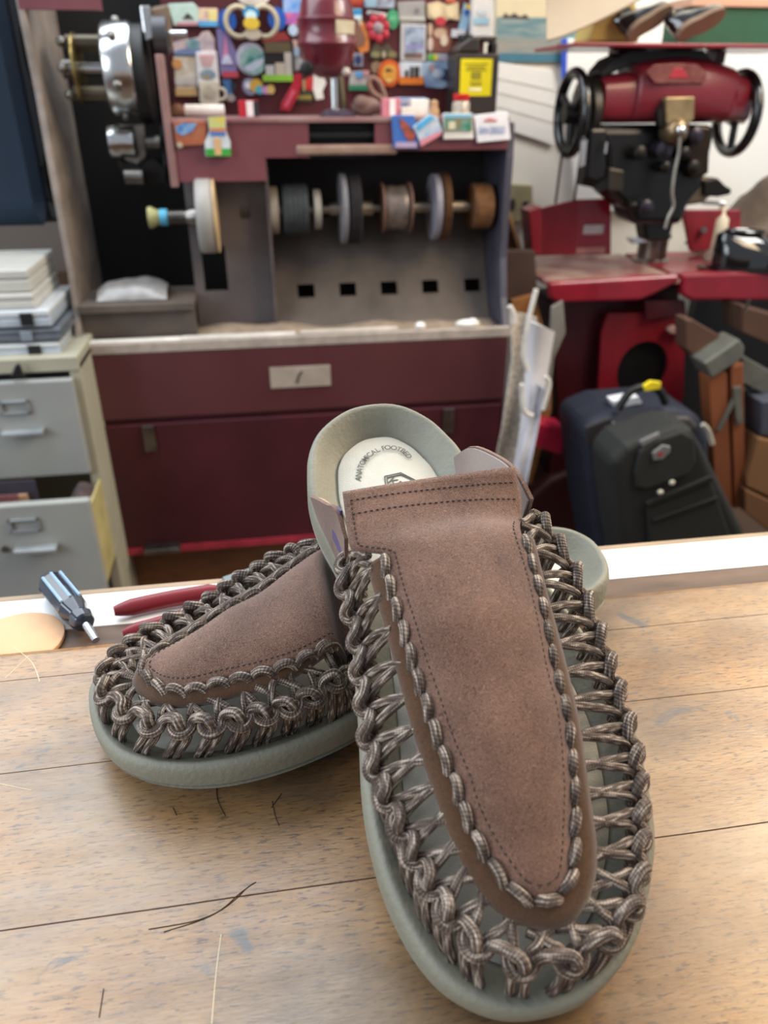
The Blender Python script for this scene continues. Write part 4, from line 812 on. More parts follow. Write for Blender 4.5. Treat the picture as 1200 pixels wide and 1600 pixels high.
lb = obj('label', B().box(g0.x, g1.x, YJ-.002, YJ+.0, g0.z, g1.z), mat('#d8c800', .4, var=.06), t)
b = B()
for yy, x0, x1 in ((99,726,762),(104,730,758),(108,728,760),(128,734,754),(132,736,752)): b.rect(x0, yy, x1, yy+2, YJ-.003, .0008)
b.rect(736, 112, 752, 124, YJ-.003, .0008); obj('label_print', b, mat('#8d8410', .5), lb)
b = B().rect(733, 137, 752, 142, YJ-.003, .0008); obj('pale_patch', b, mat('#ece6b0', .5), lb)
obj('cap', B().cyl((jx0+.03, YJ+.05, ZS+h_*.955), (jx0+.03, YJ+.05, ZS+h_*1.02), .018), BLK, t, smooth=True)
YT = 2.03; sbox('white_carton', 'white carton with a small blue print standing high behind the jug', 'carton', 737, -12, 771, 58, YT+.03, .03, col('#cfcac6'), [((741,28,764,38), col('#8fb2c4'), 'blue_print'), ((746,16,760,24), col('#b9c2c4'), 'small_mark')], z0=at(750, 58, YT+.03).z)
# cards leaning on the header
YHc = YH-.010
HG = 'souvenir cards on the front of the shelf'
magnet('fish_card', 'blue card with an orange fish hanging from the shelf edge', 'card', ('p', [(612,180),(648,180),(655,232),(615,231)], col('#3f6bb4')), [('p', [(624,184),(638,194),(650,212),(642,224),(632,210),(626,196)], pic('#c2583a', '#7a4a40'), 'orange_fish'), ('r', (618,222,652,231), col('#b3a0c0'), 'pink_band')], Y=YHc, dep=.004, group=HG)
magnet('surf_card', 'tilted pale blue and pink card right of the fish card', 'card', ('p', [(645,198),(672,178),(684,184),(691,206),(658,229),(653,214)], pic('#8fb6d4', '#c8ccd6')), [('p', [(650,196),(672,180),(678,184),(656,204)], col('#4fa8d8'), 'blue_sky'), ('p', [(656,219),(689,204),(690,210),(658,229)], col('#d58a98'), 'pink_band')], Y=YHc-.006, dep=.004, group=HG)
magnet('landscape_card', 'white bordered landscape card with green trees on the shelf edge', 'card', ('p', [(692,177),(739,177),(740,217),(693,218)], col('#dcd8d2')), [('r', (694,178,738,184), col('#7db4cf'), 'sky'), ('r', (694,184,738,205), pic('#86795a', '#5f8a78', 40), 'land'), ('r', (720,188,736,205), pic('#2f7a5c', '#7fa29a', 60), 'trees'), ('r', (701,190,712,202), col('#cfc8ae'), 'house')], Y=YHc, dep=.004, group=HG)
t = magnet('text_card', 'white card with blue lettering at the right end of the shelf edge', 'card', ('p', [(741,180),(793,174),(798,218),(746,223)], col('#e6e4e8')), [('p', [(757,187),(766,184),(777,187),(777,189),(757,190)], col('#c8707a'), 'red_emblem')], Y=YHc, dep=.004, group=HG)
vs, f_ = textmesh('SAN DIEGO', 1); wv = max(v_.x for v_ in vs)-min(v_.x for v_ in vs); a_, c_ = at(748, 209, YHc-.002), at(789, 197, YHc-.002)
b = B().add([Vector(((a_.x+c_.x)/2+v_.x*(c_.x-a_.x)/wv, YHc-.002, a_.z+v_.y*(c_.z-a_.z)/.75)) for v_ in vs], f_); obj('lettering', b, col('#5a79b0'), t)
magnet('canyon_card', 'orange brown card with a blue oval, left end of the shelf front', 'card', ('p', [(270,190),(298,186),(323,190),(321,226),(276,229)], pic('#9c5238', '#a9694a', 40)), [('p', [(274,198),(286,192),(308,192),(300,206),(284,212),(276,206)], pic('#2f6ab0', '#7fa0c0'), 'blue_oval'), ('e', (277,222,285,231), col('#b0a48a'), 'shell')], Y=YHc, dep=.004, group=HG)
magnet('parrot_magnet', 'tall yellow, blue and green magnet hanging on the shelf front', 'magnet', ('p', [(325,183),(352,182),(353,206),(360,222),(360,244),(321,244),(320,222),(327,206)], col('#c9cfd6')), [('p', [(325,183),(352,182),(350,202),(328,202)], pic('#d2bd55', '#b3c48a'), 'yellow_head'), ('r', (328,200,352,206), col('#c27a50'), 'orange_band'), ('r', (328,206,352,212), col('#3f70b4'), 'blue_band'), ('r', (322,232,360,244), col('#3a9a3c'), 'green_base'), ('r', (336,216,344,242), col('#d6aa78'), 'stem')], Y=YHc-.004, dep=.010, group=None)
# ---------------- red motor on the shelf ----------------
YM = 1.95; mx = at(511, 60, YM).x; zm = lambda py: at(511, py, YM).z
t = thing('bench_motor', (mx, YM, ZS), 'dark red upright motor on a chrome post and round base on the shelf', 'motor')
px = lambda w_: w_*(at(512, 60, YM).x-at(511, 60, YM).x)
MOT = mat('#5e1a28', .3, var=.2, scale=15, coat=.4)
prof = [(px(14), zm(122)), (px(30), zm(112)), (px(36), zm(98)), (px(43), zm(80)), (px(45), zm(74)), (px(47), zm(72)), (px(47), zm(66)), (px(45), zm(64)), (px(45), zm(36)), (px(46), zm(34)), (px(46), zm(30)), (px(43), zm(28)), (px(40), zm(8)), (px(35), zm(-6)), (px(24), zm(-22)), (px(8), zm(-28))]
obj('motor_housing', B().lathe((mx, YM, 0), (0, 0, 1), [(r0, h0) for r0, h0 in prof], 40), MOT, t, smooth=True)
a_ = Vector((mx+px(10), YM-px(46)-.002, 0)); g = B()
for i in range(6):
    th = math.radians(-78+i*8); th2 = math.radians(-78+(i+1)*8); R_ = px(46.5)
    g.prism([(mx+R_*math.cos(th), YM+R_*math.sin(th), zm(55)), (mx+R_*math.cos(th2), YM+R_*math.sin(th2), zm(55)), (mx+R_*math.cos(th2), YM+R_*math.sin(th2), zm(34)), (mx+R_*math.cos(th), YM+R_*math.sin(th), zm(34))], (0, .002, 0))
obj('nameplate', g, mat('#b8ad94', .5, var=.15, scale=60), t)
obj('switch_knob', B().cyl((mx-px(34), YM-px(30), zm(107)), (mx-px(38), YM-px(44), zm(109)), px(10)), BLK, t, smooth=True, bevel=.002)
obj('post', B().cyl((mx+px(9), YM, ZS), (mx+px(9), YM, zm(118)), px(7)), CHR, t, smooth=True)
obj('post', B().cyl((mx+px(26), YM+.02, ZS), (mx+px(20), YM+.02, zm(118)), px(6)), mat('#8a8068', .3, metal=1), t, smooth=True)
obj('base_disc', B().lathe((mx+px(14), YM, ZS), (0, 0, 1), [(px(30), 0), (px(31), .003), (px(26), .010), (px(12), .016)], 32), mat('#4c4250', .35, metal=.5), t, smooth=True)
obj('knob', B().ell((mx+px(26), YM-.03, zm(112)), px(7), px(7), px(6), 14, 8), col('#c9c2b8', .3), t, smooth=True)
# ---------------- posters, outlet, white board ----------------
YW_ = 2.418
magnet('landscape_poster', 'landscape poster with a pale sky and teal water on the wall behind the jug', 'poster', ('p', [(775,-30),(905,-30),(905,100),(775,98)], mat('#d9c9a4', .6, var=.06)), [('r', (775,28,905,60), mat('#8c9a96', .6, col2='#5e8288', scale=14, stretch=(1,1,6), contrast=.1), 'water'), ('r', (775,60,905,84), mat('#a79a8a', .6, col2='#76898a', scale=12, stretch=(1,1,5)), 'shore'), ('r', (775,84,905,97), mat('#3f7488', .6, var=.2), 'sea'), ('p', [(784,28),(790,20),(796,25),(804,20),(812,26),(822,22),(828,30)], mat('#4b4038', .7), 'trees')], Y=YW_-.004, dep=.003, group=None)
magnet('calendar_sheet', 'white calendar sheet hanging askew below the landscape poster', 'calendar', ('p', [(772,96),(862,110),(880,150),(868,228),(772,196)], mat('#e6e2dc', .7, var=.03)), [('t', [(778,122),(864,140)], mat('#b9b5b0', .7), .0007, 'grid_line'), ('t', [(778,144),(868,166)], mat('#b9b5b0', .7), .0007, 'grid_line'), ('t', [(778,166),(868,192)], mat('#b9b5b0', .7), .0007, 'grid_line')], Y=YW_-.010, dep=.002, group=None)
magnet('wall_outlet', 'grimy beige wall outlet box behind the right side of the machine', 'outlet', ('p', [(790,288),(832,290),(832,346),(790,346)], mat('#a39872', .6, var=.15)), [('e', (814,314,828,334), mat('#2b2622', .6), 'socket'), ('e', (796,310,806,330), mat('#3a332c', .6), 'socket')], Y=YW_-.03, dep=.028, group=None)
magnet('white_board', 'bright white board with a blue left edge behind the sewing machine', 'board', ('p', [(882,60),(1230,60),(1230,330),(900,330)], mat('#f6f4ee', .5, var=.01)), [('p', [(878,60),(887,60),(884,140),(877,140)], col('#2c4fc4'), 'blue_edge')], Y=YW_-.02, dep=.015, group=None)
# ---------------- filing cabinet and cases ----------------
FC = mat('#a2a59f', .45, var=.08, scale=4, col2='#8f9292'); FCE = mat('#a8a592', .5, var=.08)
YC1 = 1.66; cx1 = at(120, 600, YC1).x; cx0 = cx1-.46; ct_z = at(105, 566, YC1).z
t = thing('filing_cabinet', ((cx0+cx1)/2, 1.95, 0), 'grey two drawer filing cabinet with the lower drawer pulled open', 'cabinet')
b = B().box(cx0, cx0+.012, YC1+.004, 2.25, 0, ct_z-.004).box(cx1-.012, cx1+.012, YC1+.004, 2.25, 0, ct_z-.004).box(cx0, cx1+.012, 2.24, 2.25, 0, ct_z).box(cx0, cx1+.012, YC1, 2.25, ct_z-.02, ct_z+.012).box(cx0, cx1+.012, YC1+.004, 2.25, 0, .05)
obj('body', b, FCE, t, bevel=.003)
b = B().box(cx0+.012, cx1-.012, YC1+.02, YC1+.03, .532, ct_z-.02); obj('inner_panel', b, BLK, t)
def holder(x, y, z, dr, w_=.060, h_=.030):
    b_ = B().box(x, x+w_, y-.007, y, z, z+.005).box(x, x+w_, y-.007, y, z+h_-.005, z+h_).box(x, x+.006, y-.007, y, z, z+h_).box(x+w_-.006, x+w_, y-.007, y, z, z+h_)
    obj('label_holder', b_, mat('#9ea4a8', .35, metal=.5), dr, bevel=.001)
def pull(x, y, z, dr):
    b_ = B().box(x, x+.085, y-.022, y, z+.006, z+.011).box(x, x+.085, y-.024, y-.019, z, z+.009); obj('pull', b_, mat('#a9b0b4', .3, metal=.5), dr, bevel=.0015)
b = B().box(cx0+.006, cx1-.004, YC1-.018, YC1+.002, .548, ct_z-.032); d1 = obj('drawer_front', b, FC, t, bevel=.004)
p = at(3, 648, YC1-.02); holder(p.x, YC1-.0185, p.z, d1); p = at(3, 684, YC1-.04); pull(p.x, YC1-.0185, p.z, d1)
YD = 1.50; dx1 = at(137, 780, YD).x; dz1 = at(135, 776, YD).z
b = B().box(cx0+.006, dx1+.006, YD-.018, YD+.002, dz1-.268, dz1); d2 = obj('drawer_front', b, FC, t, bevel=.004)
p = at(17, 832, YD-.02); holder(p.x, YD-.0185, p.z, d2); p = at(22, 868, YD-.04); pull(p.x, YD-.0185, p.z, d2)
b = B().box(cx0+.02, cx0+.026, YD+.002, YC1+.3, dz1-.25, dz1-.03).box(dx1-.012, dx1-.006, YD+.002, YC1+.3, dz1-.25, dz1-.04).box(cx0+.02, dx1-.006, YD+.002, YC1+.3, dz1-.25, dz1-.244)
obj('drawer_box', b, mat('#b8ad78', .5), t)
b = B().lathe((at(8, 858, YD-.02).x, YD-.018, at(8, 858, YD-.02).z), (0, -1, 0), [(.008, 0), (.007, .006)], 14); obj('lock', b, STEEL, d2, smooth=True)
b = B()
for k in range(5): b.prism([(dx1-.009, YD+.03+.03*k, dz1-.07), (dx1-.009, YD+.05+.03*k, dz1-.07), (dx1-.009, YD+.05+.03*k, dz1-.02-.004*k), (dx1-.009, YD+.04+.03*k, dz1-.01)], (.002, 0, 0))
# folders in the open drawer
FG = 'papers in the open drawer'
for k, (hx, yy, hh, x0_, x1_, lab) in enumerate((('#7a4a48', YD+.03, .030, .02, .30, 'dull red folder in front of the open drawer'), ('#3a3440', YD+.06, .048, .10, .33, 'dark folder behind the dull red one in the drawer'), ('#b9683a', YD+.075, .040, .245, .268, 'orange folder tab in the open drawer'), ('#c9a184', YD+.055, .018, .29, .31, 'small tan scrap in the open drawer'))):
    b = B().box(cx0+x0_+.03, cx0+x1_+.03, yy, yy+.004, dz1-.20, dz1-.03+hh); tag(obj('folder', b, mat(hx, .7)), lab, 'folder', FG)
b = B()
P = [[(dx1-.055+.045*i/8, YD+.045+.10*j/8, dz1-.045+.03*math.sin(math.pi*i/8)*math.sin(math.pi*j/8)+.006*noise.noise(Vector((i*.8, j*.8, 0)))) for j in range(9)] for i in range(9)]
tag(obj('cloth_scrap', B().grid(P), mat('#2c2626', .9, col2='#5a4a48', scale=30), smooth=True, solid=.003), 'dark crumpled cloth in the right of the open drawer', 'cloth')
# plastic organizer cases on the cabinet
ctz = ct_z+.0125; CG = 'stacked plastic cases on the filing cabinet'
def case(x1px, ypx0, ypx1, Y, m, lab, latch=None, cap=None, ex=0):
    a_ = at(x1px, ypx1, Y); c_ = at(x1px, ypx0, Y); x0, x1 = cx0-.02+ex, a_.x
    t_ = thing('organizer_case', ((x0+x1)/2, Y+.12, a_.z), lab, 'case', CG)
    h_ = c_.z-a_.z
    obj('base', B().box(x0, x1, Y, Y+.24, a_.z+.001, a_.z+h_*.55), m, t_, bevel=.004)
    obj('lid', B().box(x0, x1, Y, Y+.24, a_.z+h_*.57, a_.z+h_-.001), cap or m, t_, bevel=.004)
    if latch:
        l0, l1 = at(latch[0], ypx1-3, Y).x, at(latch[1], ypx1-3, Y).x
        b_ = B().box(l0, l1, Y-.005, Y-.0003, a_.z+h_*.15, a_.z+h_*.85)
        obj('latch', b_, BLK if len(latch) < 3 else mat(latch[2], .4), t_, bevel=.001)
    return a_.z+h_
YK = YC1+.03
def zpx(py): return at(60, py, YK).z
CL = mat('#a9b4bf', .25, var=.15, scale=25, coat=.4); CLW = mat('#c9cfd4', .25, var=.08, coat=.4); CLD = mat('#5c636c', .3, var=.3, scale=40, coat=.4)
case(96, 534, 557, YK, CL, 'light blue-grey plastic case with a dark latch, bottom of the stack', (46, 66), CLW)
case(98, 512, 533, YK, CLD, 'darker smoky plastic case full of small parts, second from bottom', (34, 52, '#7f8a94'))
case(82, 483, 511, YK, CL, 'clear blueish case with a black toothed latch, third from bottom', (34, 54), CLW)
case(56, 458, 483, YK+.01, mat('#c0bfb8', .35, var=.1), 'cream white case, second from the top of the stack')
case(50, 420, 457, YK+.02, mat('#bdbdb6', .35, var=.06), 'off-white case topping the stack')
b = B().slab([(16, 590), (24, 570), (30, 570), (34, 582), (40, 590)], YC1-.022, .010); tag(obj('black_clip', b, BLK, bevel=.002), 'small black clip hooked over the cabinet front edge', 'clip')
# ---------------- belts and cords at the left ----------------
YL = 1.95
def belt(px0, px1, y1, Y, m, lab):
    x0, x1 = at(px0, 180, Y).x, at(px1, 180, Y).x; zb_ = at((px0+px1)/2, y1, Y).z; r_b = .055
    P = [(Y, 1.62)]+[(Y+r_b-r_b*math.cos(math.pi*i/12), zb_+r_b-r_b*math.sin(math.pi*i/12)) for i in range(13)]+[(Y+2*r_b, 1.62)]
    return tag(obj('sanding_belt', B().grid([[(x0, y, z), (x1, y, z)] for y, z in P]), m, solid=.003), lab, 'belt')
belt(2, 48, 352, YL+.16, mat('#101217', .8), 'wide black sanding belt hanging behind the blue one')
belt(-60, 24, 358, YL, mat('#0d2236', .8, var=.3, scale=5), 'wide dark blue sanding belt hanging at the far left edge')
b = B().tube(cr([at(x, y, 2.1) for x, y in ((34,40),(44,100),(66,160),(74,215),(72,270),(84,308),(104,312),(116,290),(112,235),(92,185),(74,130),(80,96))], 6), .007, 8)
tag(obj('hanging_cable', b, BLK, smooth=True), 'black cord hanging in a long loop left of the machine', 'cord')
b = B().tube(cr([at(x, y, 2.16) for x, y in ((40,70),(58,140),(88,190),(76,240),(56,285),(78,312),(112,318),(122,300))], 6), .005, 8)
tag(obj('hanging_cable', b, BLK, smooth=True), 'thinner black cord crossing behind the long loop', 'cord')
b = B().slab([(18, 430), (126, 424), (126, 475), (18, 480)], 2.35, .03); tag(obj('brown_carton', b, mat('#5a4030', .8)), 'brown board low behind the plastic cases', 'board')
# ---------------- sewing machine stand ----------------
SR_ = mat('#7c0f22', .35, var=.25, scale=12, coat=.3); SRD = mat('#3e0a14', .45, var=.3, scale=8); TOP = mat('#7a2c30', .45, var=.3, scale=14, col2='#a89486', contrast=.22)
YS_ = 1.86; tz = at(960, 440, YS_).z
t = thing('sewing_machine_stand', (at(980, 600, 2.0).x, 2.02, 0), 'red iron sewing machine stand with a round hole in its leg plate', 'stand')
x0_, x1_ = at(860, 445, YS_).x, at(1062, 445, YS_).x
b = B().box(x0_, x1_, YS_, 2.22, tz-.012, tz); obj('table_top', b, TOP, t, bevel=.003)
b = B().prism([at(x, y, YS_-.006) for x, y in ((858,442),(1062,430),(1062,440),(1020,462),(1000,470),(872,474),(860,466))], (0, .03, 0)); obj('front_apron', b, SR_, t, bevel=.008, seg=3)
b = B().box(x1_+.002, at(1250, 430, YS_).x, YS_+.02, 2.2, tz-.01, tz+.005); obj('side_tray', b, SR_, t, bevel=.004)
b = B().prism([at(x, y, YS_+.01) for x, y in ((1064,428),(1240,424),(1240,470),(1080,470),(1064,460))], (0, .03, 0)); obj('tray_apron', b, SR_, t, bevel=.008)
b = B().slab([(826, 330), (900, 312), (955, 310), (955, 398), (835, 400)], YS_+.16, .012); b.slab([(826, 330), (846, 322), (846, 396), (832, 400)], YS_+.10, .07); g_ = obj('guard_panel', b, SR_, t, bevel=.003); g_['label'] = 'red upright guard left of the machine foot'
b = B().rect(911, 351, 944, 366, YS_+.157, .002); obj('paper_label', b, mat('#b3a6a4', .6), g_); b = B().rect(900, 386, 946, 397, YS_+.157, .002); obj('paper_label', b, mat('#a06a66', .6), g_)
b = B().slab([(1066, 328), (1158, 328), (1158, 376), (1100, 392), (1078, 392)], YS_+.18, .012); g2 = obj('guard_panel', b, mat('#84222c', .45), t, bevel=.003); g2['label'] = 'red upright guard right of the machine foot'
obj('bolt', B().cyl(at(1100, 359, YS_+.178), at(1100, 359, YS_+.160), .008), STEEL, g2, smooth=True)
# leg plate with hole
YP = YS_+.06; hc = at(1004, 578, YP); R_ = at(1043, 578, YP).x-hc.x
outl = [at(x, y, YP) for x, y in ((940,520),(950,490),(1072,488),(1068,620),(1048,700),(1000,720),(924,720),(934,620))]
o2 = resample(outl+[outl[0]], 49)[:-1]; ring = []
for p in o2: d_2 = (p-hc); a_ = math.atan2(d_2.z, d_2.x); ring.append(Vector((hc.x+R_*math.cos(a_), YP, hc.z+R_*1.08*math.sin(a_))))
b = B(); N_ = len(o2); b.v = o2+ring+[p+Vector((0, .012, 0)) for p in o2]+[p+Vector((0, .012, 0)) for p in ring]
for i in range(N_):
    j = (i+1) % N_; b.f += [(i, j, N_+j, N_+i), (2*N_+i, 2*N_+j, 3*N_+j, 3*N_+i), (i, j, 2*N_+j, 2*N_+i), (N_+i, N_+j, 3*N_+j, 3*N_+i)]
obj('leg_plate', b, mat('#741420', .4, var=.25, scale=8), t)
b = B().slab([(856, 468), (950, 470), (942, 560), (925, 720), (880, 830), (846, 830), (872, 640)], YS_+.10, .15); obj('left_leg', b, SRD, t, bevel=.006)
b = B().slab([(905, 440), (1060, 440), (1060, 520), (905, 520)], YS_+.11, .2); obj('under_frame', b, SRD, t)
b = B().slab([(800, 800), (860, 748), (930, 720), (1080, 720), (1100, 850), (800, 850)], YS_+.08, .22); obj('treadle_base', b, mat('#3a1512', .5, var=.3), t, bevel=.02, seg=3)
b = B().slab([(1008, 470), (1070, 470), (1072, 490), (1010, 500)], YS_+.04, .02); obj('tray_bracket', b, SRD, t)
b = B().slab([(950, 500), (1065, 500), (1065, 640), (950, 640)], YS_+.085, .01); obj('hole_shade_sheet', b, BLK, t)  # black sheet added behind the hole, standing in for the shade inside
for g in (((838,660),(885,670),(878,712),(838,700)),):
    b = B().slab(g, YS_-.05, .08); tag(obj('red_box', b, mat('#a61c3c', .35, coat=.4), bevel=.006), 'bright red box on the floor beside the hanging sheets', 'box')
# small parts on the table top
for (x, y, m_, lab) in ((884, 402, '#2c2523', 'little dark screw cluster on the left of the red table'), (923, 402, '#a99e94', 'pale metal bit on the red table by the guard'), (1097, 423, '#4a4038', 'dark bit at the left end of the red side tray')):
    p = atz(x, y, tz); b = B().ell((p.x, p.y, tz+.011), .018, .010, .006, 12, 6).ell((p.x+.02, p.y, tz+.010), .008, .007, .005, 10, 6)
    tag(obj('metal_bit', b, mat(m_, .4, metal=.4), smooth=True), lab, 'hardware')
# ---------------- sewing machine ----------------
YR = 1.97; hx0, hx1 = at(928, 150, YR).x, at(1158, 150, YR).x
t = thing('patching_machine', (at(1015, 300, YR).x, YR, tz), 'old dark red and black shoe patching sewing machine with two black handwheels', 'sewing machine')
ztop, zbot = at(1050, 96, YR-.08).z, at(1050, 194, YR-.08).z
def dsec(x, zt_, zb_, hy, n=20):
    pts = []
    for i in range(n):
        a_ = 2*math.pi*i/n; s_, c_ = math.sin(a_), math.cos(a_); e = .62
        y = YR+hy*math.copysign(abs(c_)**e, c_); z = (zt_+zb_)/2+(zt_-zb_)/2*math.copysign(abs(s_)**(.8 if s_ > 0 else .45), s_); pts.append(Vector((x, y, z)))
    return pts
def loft(secs):
    b_ = B(); n_ = len(secs[0])
    for s_ in secs: b_.v += s_
    for j in range(len(secs)-1):
        for i in range(n_): b_.f.append((j*n_+i, j*n_+(i+1) % n_, (j+1)*n_+(i+1) % n_, (j+1)*n_+i))
    b_.f.append(tuple(range(n_))[::-1]); b_.f.append(tuple((len(secs)-1)*n_+i for i in range(n_))); return b_
HR = mat('#701c29', .35, var=.15, scale=10, coat=.25)
L_ = hx1-hx0; S_ = []
for f, zt_, hy in ((0, -.030, .055), (.01, -.026, .062), (.20, -.018, .066), (.205, .000, .074), (.22, .002, .078), (.35, .010, .085), (.5, .014, .088), (.66, .008, .086), (.80, -.004, .080), (.86, -.010, .074), (.865, -.016, .070), (.99, -.030, .062), (1, -.034, .058)):
    S_.append(dsec(hx0+L_*f, ztop+zt_, zbot, hy))
hd = obj('head_cover', loft(S_), HR, t, smooth=True)
b = B().prism([at(x, y, YR-.092) for x, y in ((1010,112),(1022,101),(1060,99),(1090,101),(1106,116),(1100,130),(1024,130))], (0, .004, 0)); obj('nameplate', b, mat('#8a5a54', .4, metal=.3, col2='#6d2c30', scale=50), hd, bevel=.001)
b = B().prism([at(x, y, YR-.094) for x, y in ((1046,122),(1053,106),(1068,106),(1076,122))], (0, .004, 0)); obj('emblem', b, mat('#b02c3c', .4), hd, bevel=.001)
b = B().slab([(955, 92), (985, 78), (1100, 78), (1128, 112), (1110, 100), (990, 100), (940, 122), (938, 112)], YR-.04, .08); obj('rear_hump', b, BLK, t, bevel=.01, seg=3)
b = B().slab([(1040, 152), (1086, 151), (1085, 186), (1073, 198), (1042, 194)], YR-.108, .022); obj('brass_block', b, mat('#93805f', .4, metal=.6, var=.3, scale=40), t, bevel=.003)
b = B().slab([(1028, 176), (1042, 150), (1042, 200), (1030, 196)], YR-.100, .02); obj('block_bracket', b, IRON, t)
b = B().lathe(at(1064, 206, YR-.125), (0, 1, 0), [(.014, 0), (.022, .006), (.030, .02), (.030, .05)], 20); obj('needle_hub', b, mat('#7d6a50', .35, metal=.8, var=.4, scale=40), t, smooth=True)
b = B().ell(at(1064, 204, YR-.130), .013, .009, .011); obj('hub_screw', b, CHR, t, smooth=True)
for px_ in (893, 1151):
    p = at(px_, 178, YR); sgn = 1 if px_ < 1000 else -1; nm = 'handwheel'
    wv_ = obj(nm, B().torus(p, (1, 0, 0), .086, .0125, 40, 12), mat('#0d0d0f', .25, var=.3, coat=.5), t, smooth=True)
    b = B(); b.cyl(p-Vector((.02, 0, 0)), p+Vector((.02, 0, 0)), .022)
    for k in range(3):
        a_ = 2*math.pi*k/3+.5; b.tube([p, p+Vector((0, .082*math.cos(a_), .082*math.sin(a_)))], .009, 8)
    obj('spokes', b, mat('#151517', .3), wv_, smooth=True)
    if px_ < 1000: b = B().lathe(p+Vector((.022, 0, 0)), (1, 0, 0), [(.05, 0), (.082, .004), (.082, .02), (.072, .026)], 32); obj('belt_pulley', b, mat('#242220', .35, metal=.4), t, smooth=True)
b = B().cyl((at(893, 178, YR).x, YR, at(893, 178, YR).z), (hx0+.01, YR, at(893, 178, YR).z), .024).cyl((hx1-.01, YR, at(1151, 178, YR).z), (at(1151, 178, YR).x, YR, at(1151, 178, YR).z), .028)
obj('shaft_collar', b, IRON, t, smooth=True)
for (xa, ya, xb, yb_) in ((880, 225, 868, 318), (909, 232, 897, 315)): obj('drive_cord', B().tube([at(xa, ya, YR), at(xb, yb_, YR)], .0032, 6), DARK, t)
BK = mat('#050507', .35, var=.6, scale=25); BK2 = mat('#17130f', .4, metal=.4, var=.5, scale=25)
obj('neck', B().slab([(1004, 340), (1056, 340), (1046, 378), (1010, 378)], YR-.03, .06), BK, t, bevel=.008)
b = B().slab([(932, 196), (1122, 196), (1110, 250), (1100, 290), (1078, 318), (1066, 352), (990, 352), (984, 330), (948, 300), (945, 240)], YR-.06, .12); obj('body_column', b, BK, t, bevel=.018, seg=3)
b = B().slab([(922, 200), (950, 200), (948, 280), (930, 286), (916, 280)], YR-.08, .05); obj('side_arm', b, BK, t, bevel=.008)
b = B().cyl(at(908, 275, YR-.05), at(930, 280, YR-.05), .020).cyl(at(940, 285, YR-.07), at(940, 285, YR-.05), .018); obj('small_wheel', b, BK2, t, smooth=True)
b = B().slab([(952, 262), (976, 266), (974, 300), (950, 298)], YR-.085, .03); obj('square_bracket', b, mat('#3b352f', .35, metal=.5), t, bevel=.004)
b = B().rect(944, 222, 950, 240, YR-.10, .004); obj('chrome_tab', b, CHR, t); b = B().slab([(908, 220), (918, 218), (914, 258), (905, 262)], YR-.09, .006); obj('chrome_tab', b, CHR, t)
b = B().slab([(1085, 196), (1112, 198), (1110, 228), (1108, 272), (1080, 280), (1074, 240)], YR-.085, .04); obj('right_linkage', b, mat('#2c2117', .35, metal=.6, var=.5, scale=40), t, bevel=.006)
for (x, y, r_2) in ((1090, 212, .018), (1072, 240, .014), (1086, 262, .016), (1040, 235, .02), (1002, 240, .016), (1042, 262, .013), (1012, 325, .018), (992, 322, .010)):
    q = at(x, y, YR-.10); obj('linkage_boss', B().lathe(q, (0, 1, 0), [(r_2*.6, 0), (r_2, .004), (r_2, .045)], 16), BK2 if r_2 < .017 else mat('#3e3a44', .3, metal=.7, var=.4, scale=60), t, smooth=True)
b = B().slab([(1066, 292), (1090, 276), (1120, 278), (1122, 300), (1098, 318), (1070, 322)], YR-.04, .06); obj('bobbin_arm', b, mat('#6a5f4e', .4, metal=.6, var=.4, scale=40), t, bevel=.008)
b = B().slab([(1100, 282), (1122, 278), (1134, 290), (1144, 296), (1142, 304), (1122, 308), (1100, 306)], YR-.05, .03); obj('lower_lever', b, BK2, t, bevel=.004)
b = B().cyl(at(1098, 316, YR-.03), at(1132, 318, YR-.03), .005); obj('lever_rod', b, CHR, t, smooth=True)
b = B().tube(cr([at(x, y, YR-.13) for x, y in ((1062,214),(1060,240),(1054,268),(1050,300),(1052,322),(1044,340),(1039,357))], 6), .0042, 8); obj('thread_guide_wire', b, mat('#a9a49a', .3, metal=.8), t, smooth=True)
q = atz(1016, 408, tz)
b = B().lathe((q.x, q.y, tz+.0005), (0, 0, 1), [(.050, 0), (.050, .006), (.040, .010), (.040, .060), (.046, .064), (.046, .074), (.03, .078)], 32); obj('foot_cylinder', b, mat('#7b756e', .25, metal=.9, var=.5, scale=30), t, smooth=True)
b = B().lathe((q.x+.004, q.y, tz+.078), (0, 0, 1), [(.012, 0), (.012, .05)], 16); obj('arm_post', b, CHR, t, smooth=True)
b = B().slab([(984, 372), (1012, 370), (1014, 378), (990, 382)], q.y-.05, .03); obj('foot_plate', b, CHR, t, bevel=.002)
# shelf above the machine head
SHZ = at(1000, 77, 1.95).z
xs0, xs1 = at(877, 70, 1.95).x, at(1260, 70, 1.95).x
t = thing('accessory_shelf', ((xs0+xs1)/2, 1.97, SHZ-.05), 'thin dark red shelf plate above the sewing machine head', 'shelf')
obj('shelf_plate', B().box(xs0, xs1, 1.86, 2.14, SHZ, SHZ+.008), SR_, t, bevel=.002)
for x0p, x1p in ((956, 1004), (1108, 1122)):
    a_ = at(x0p, 100, 1.99).x; c_ = at(x1p, 100, 1.99).x; obj('bracket', B().box(a_, c_, 1.96, 2.02, at(980, 100, 1.99).z, SHZ-.0005), SRD, t, bevel=.003)
SHT = SHZ+.0085
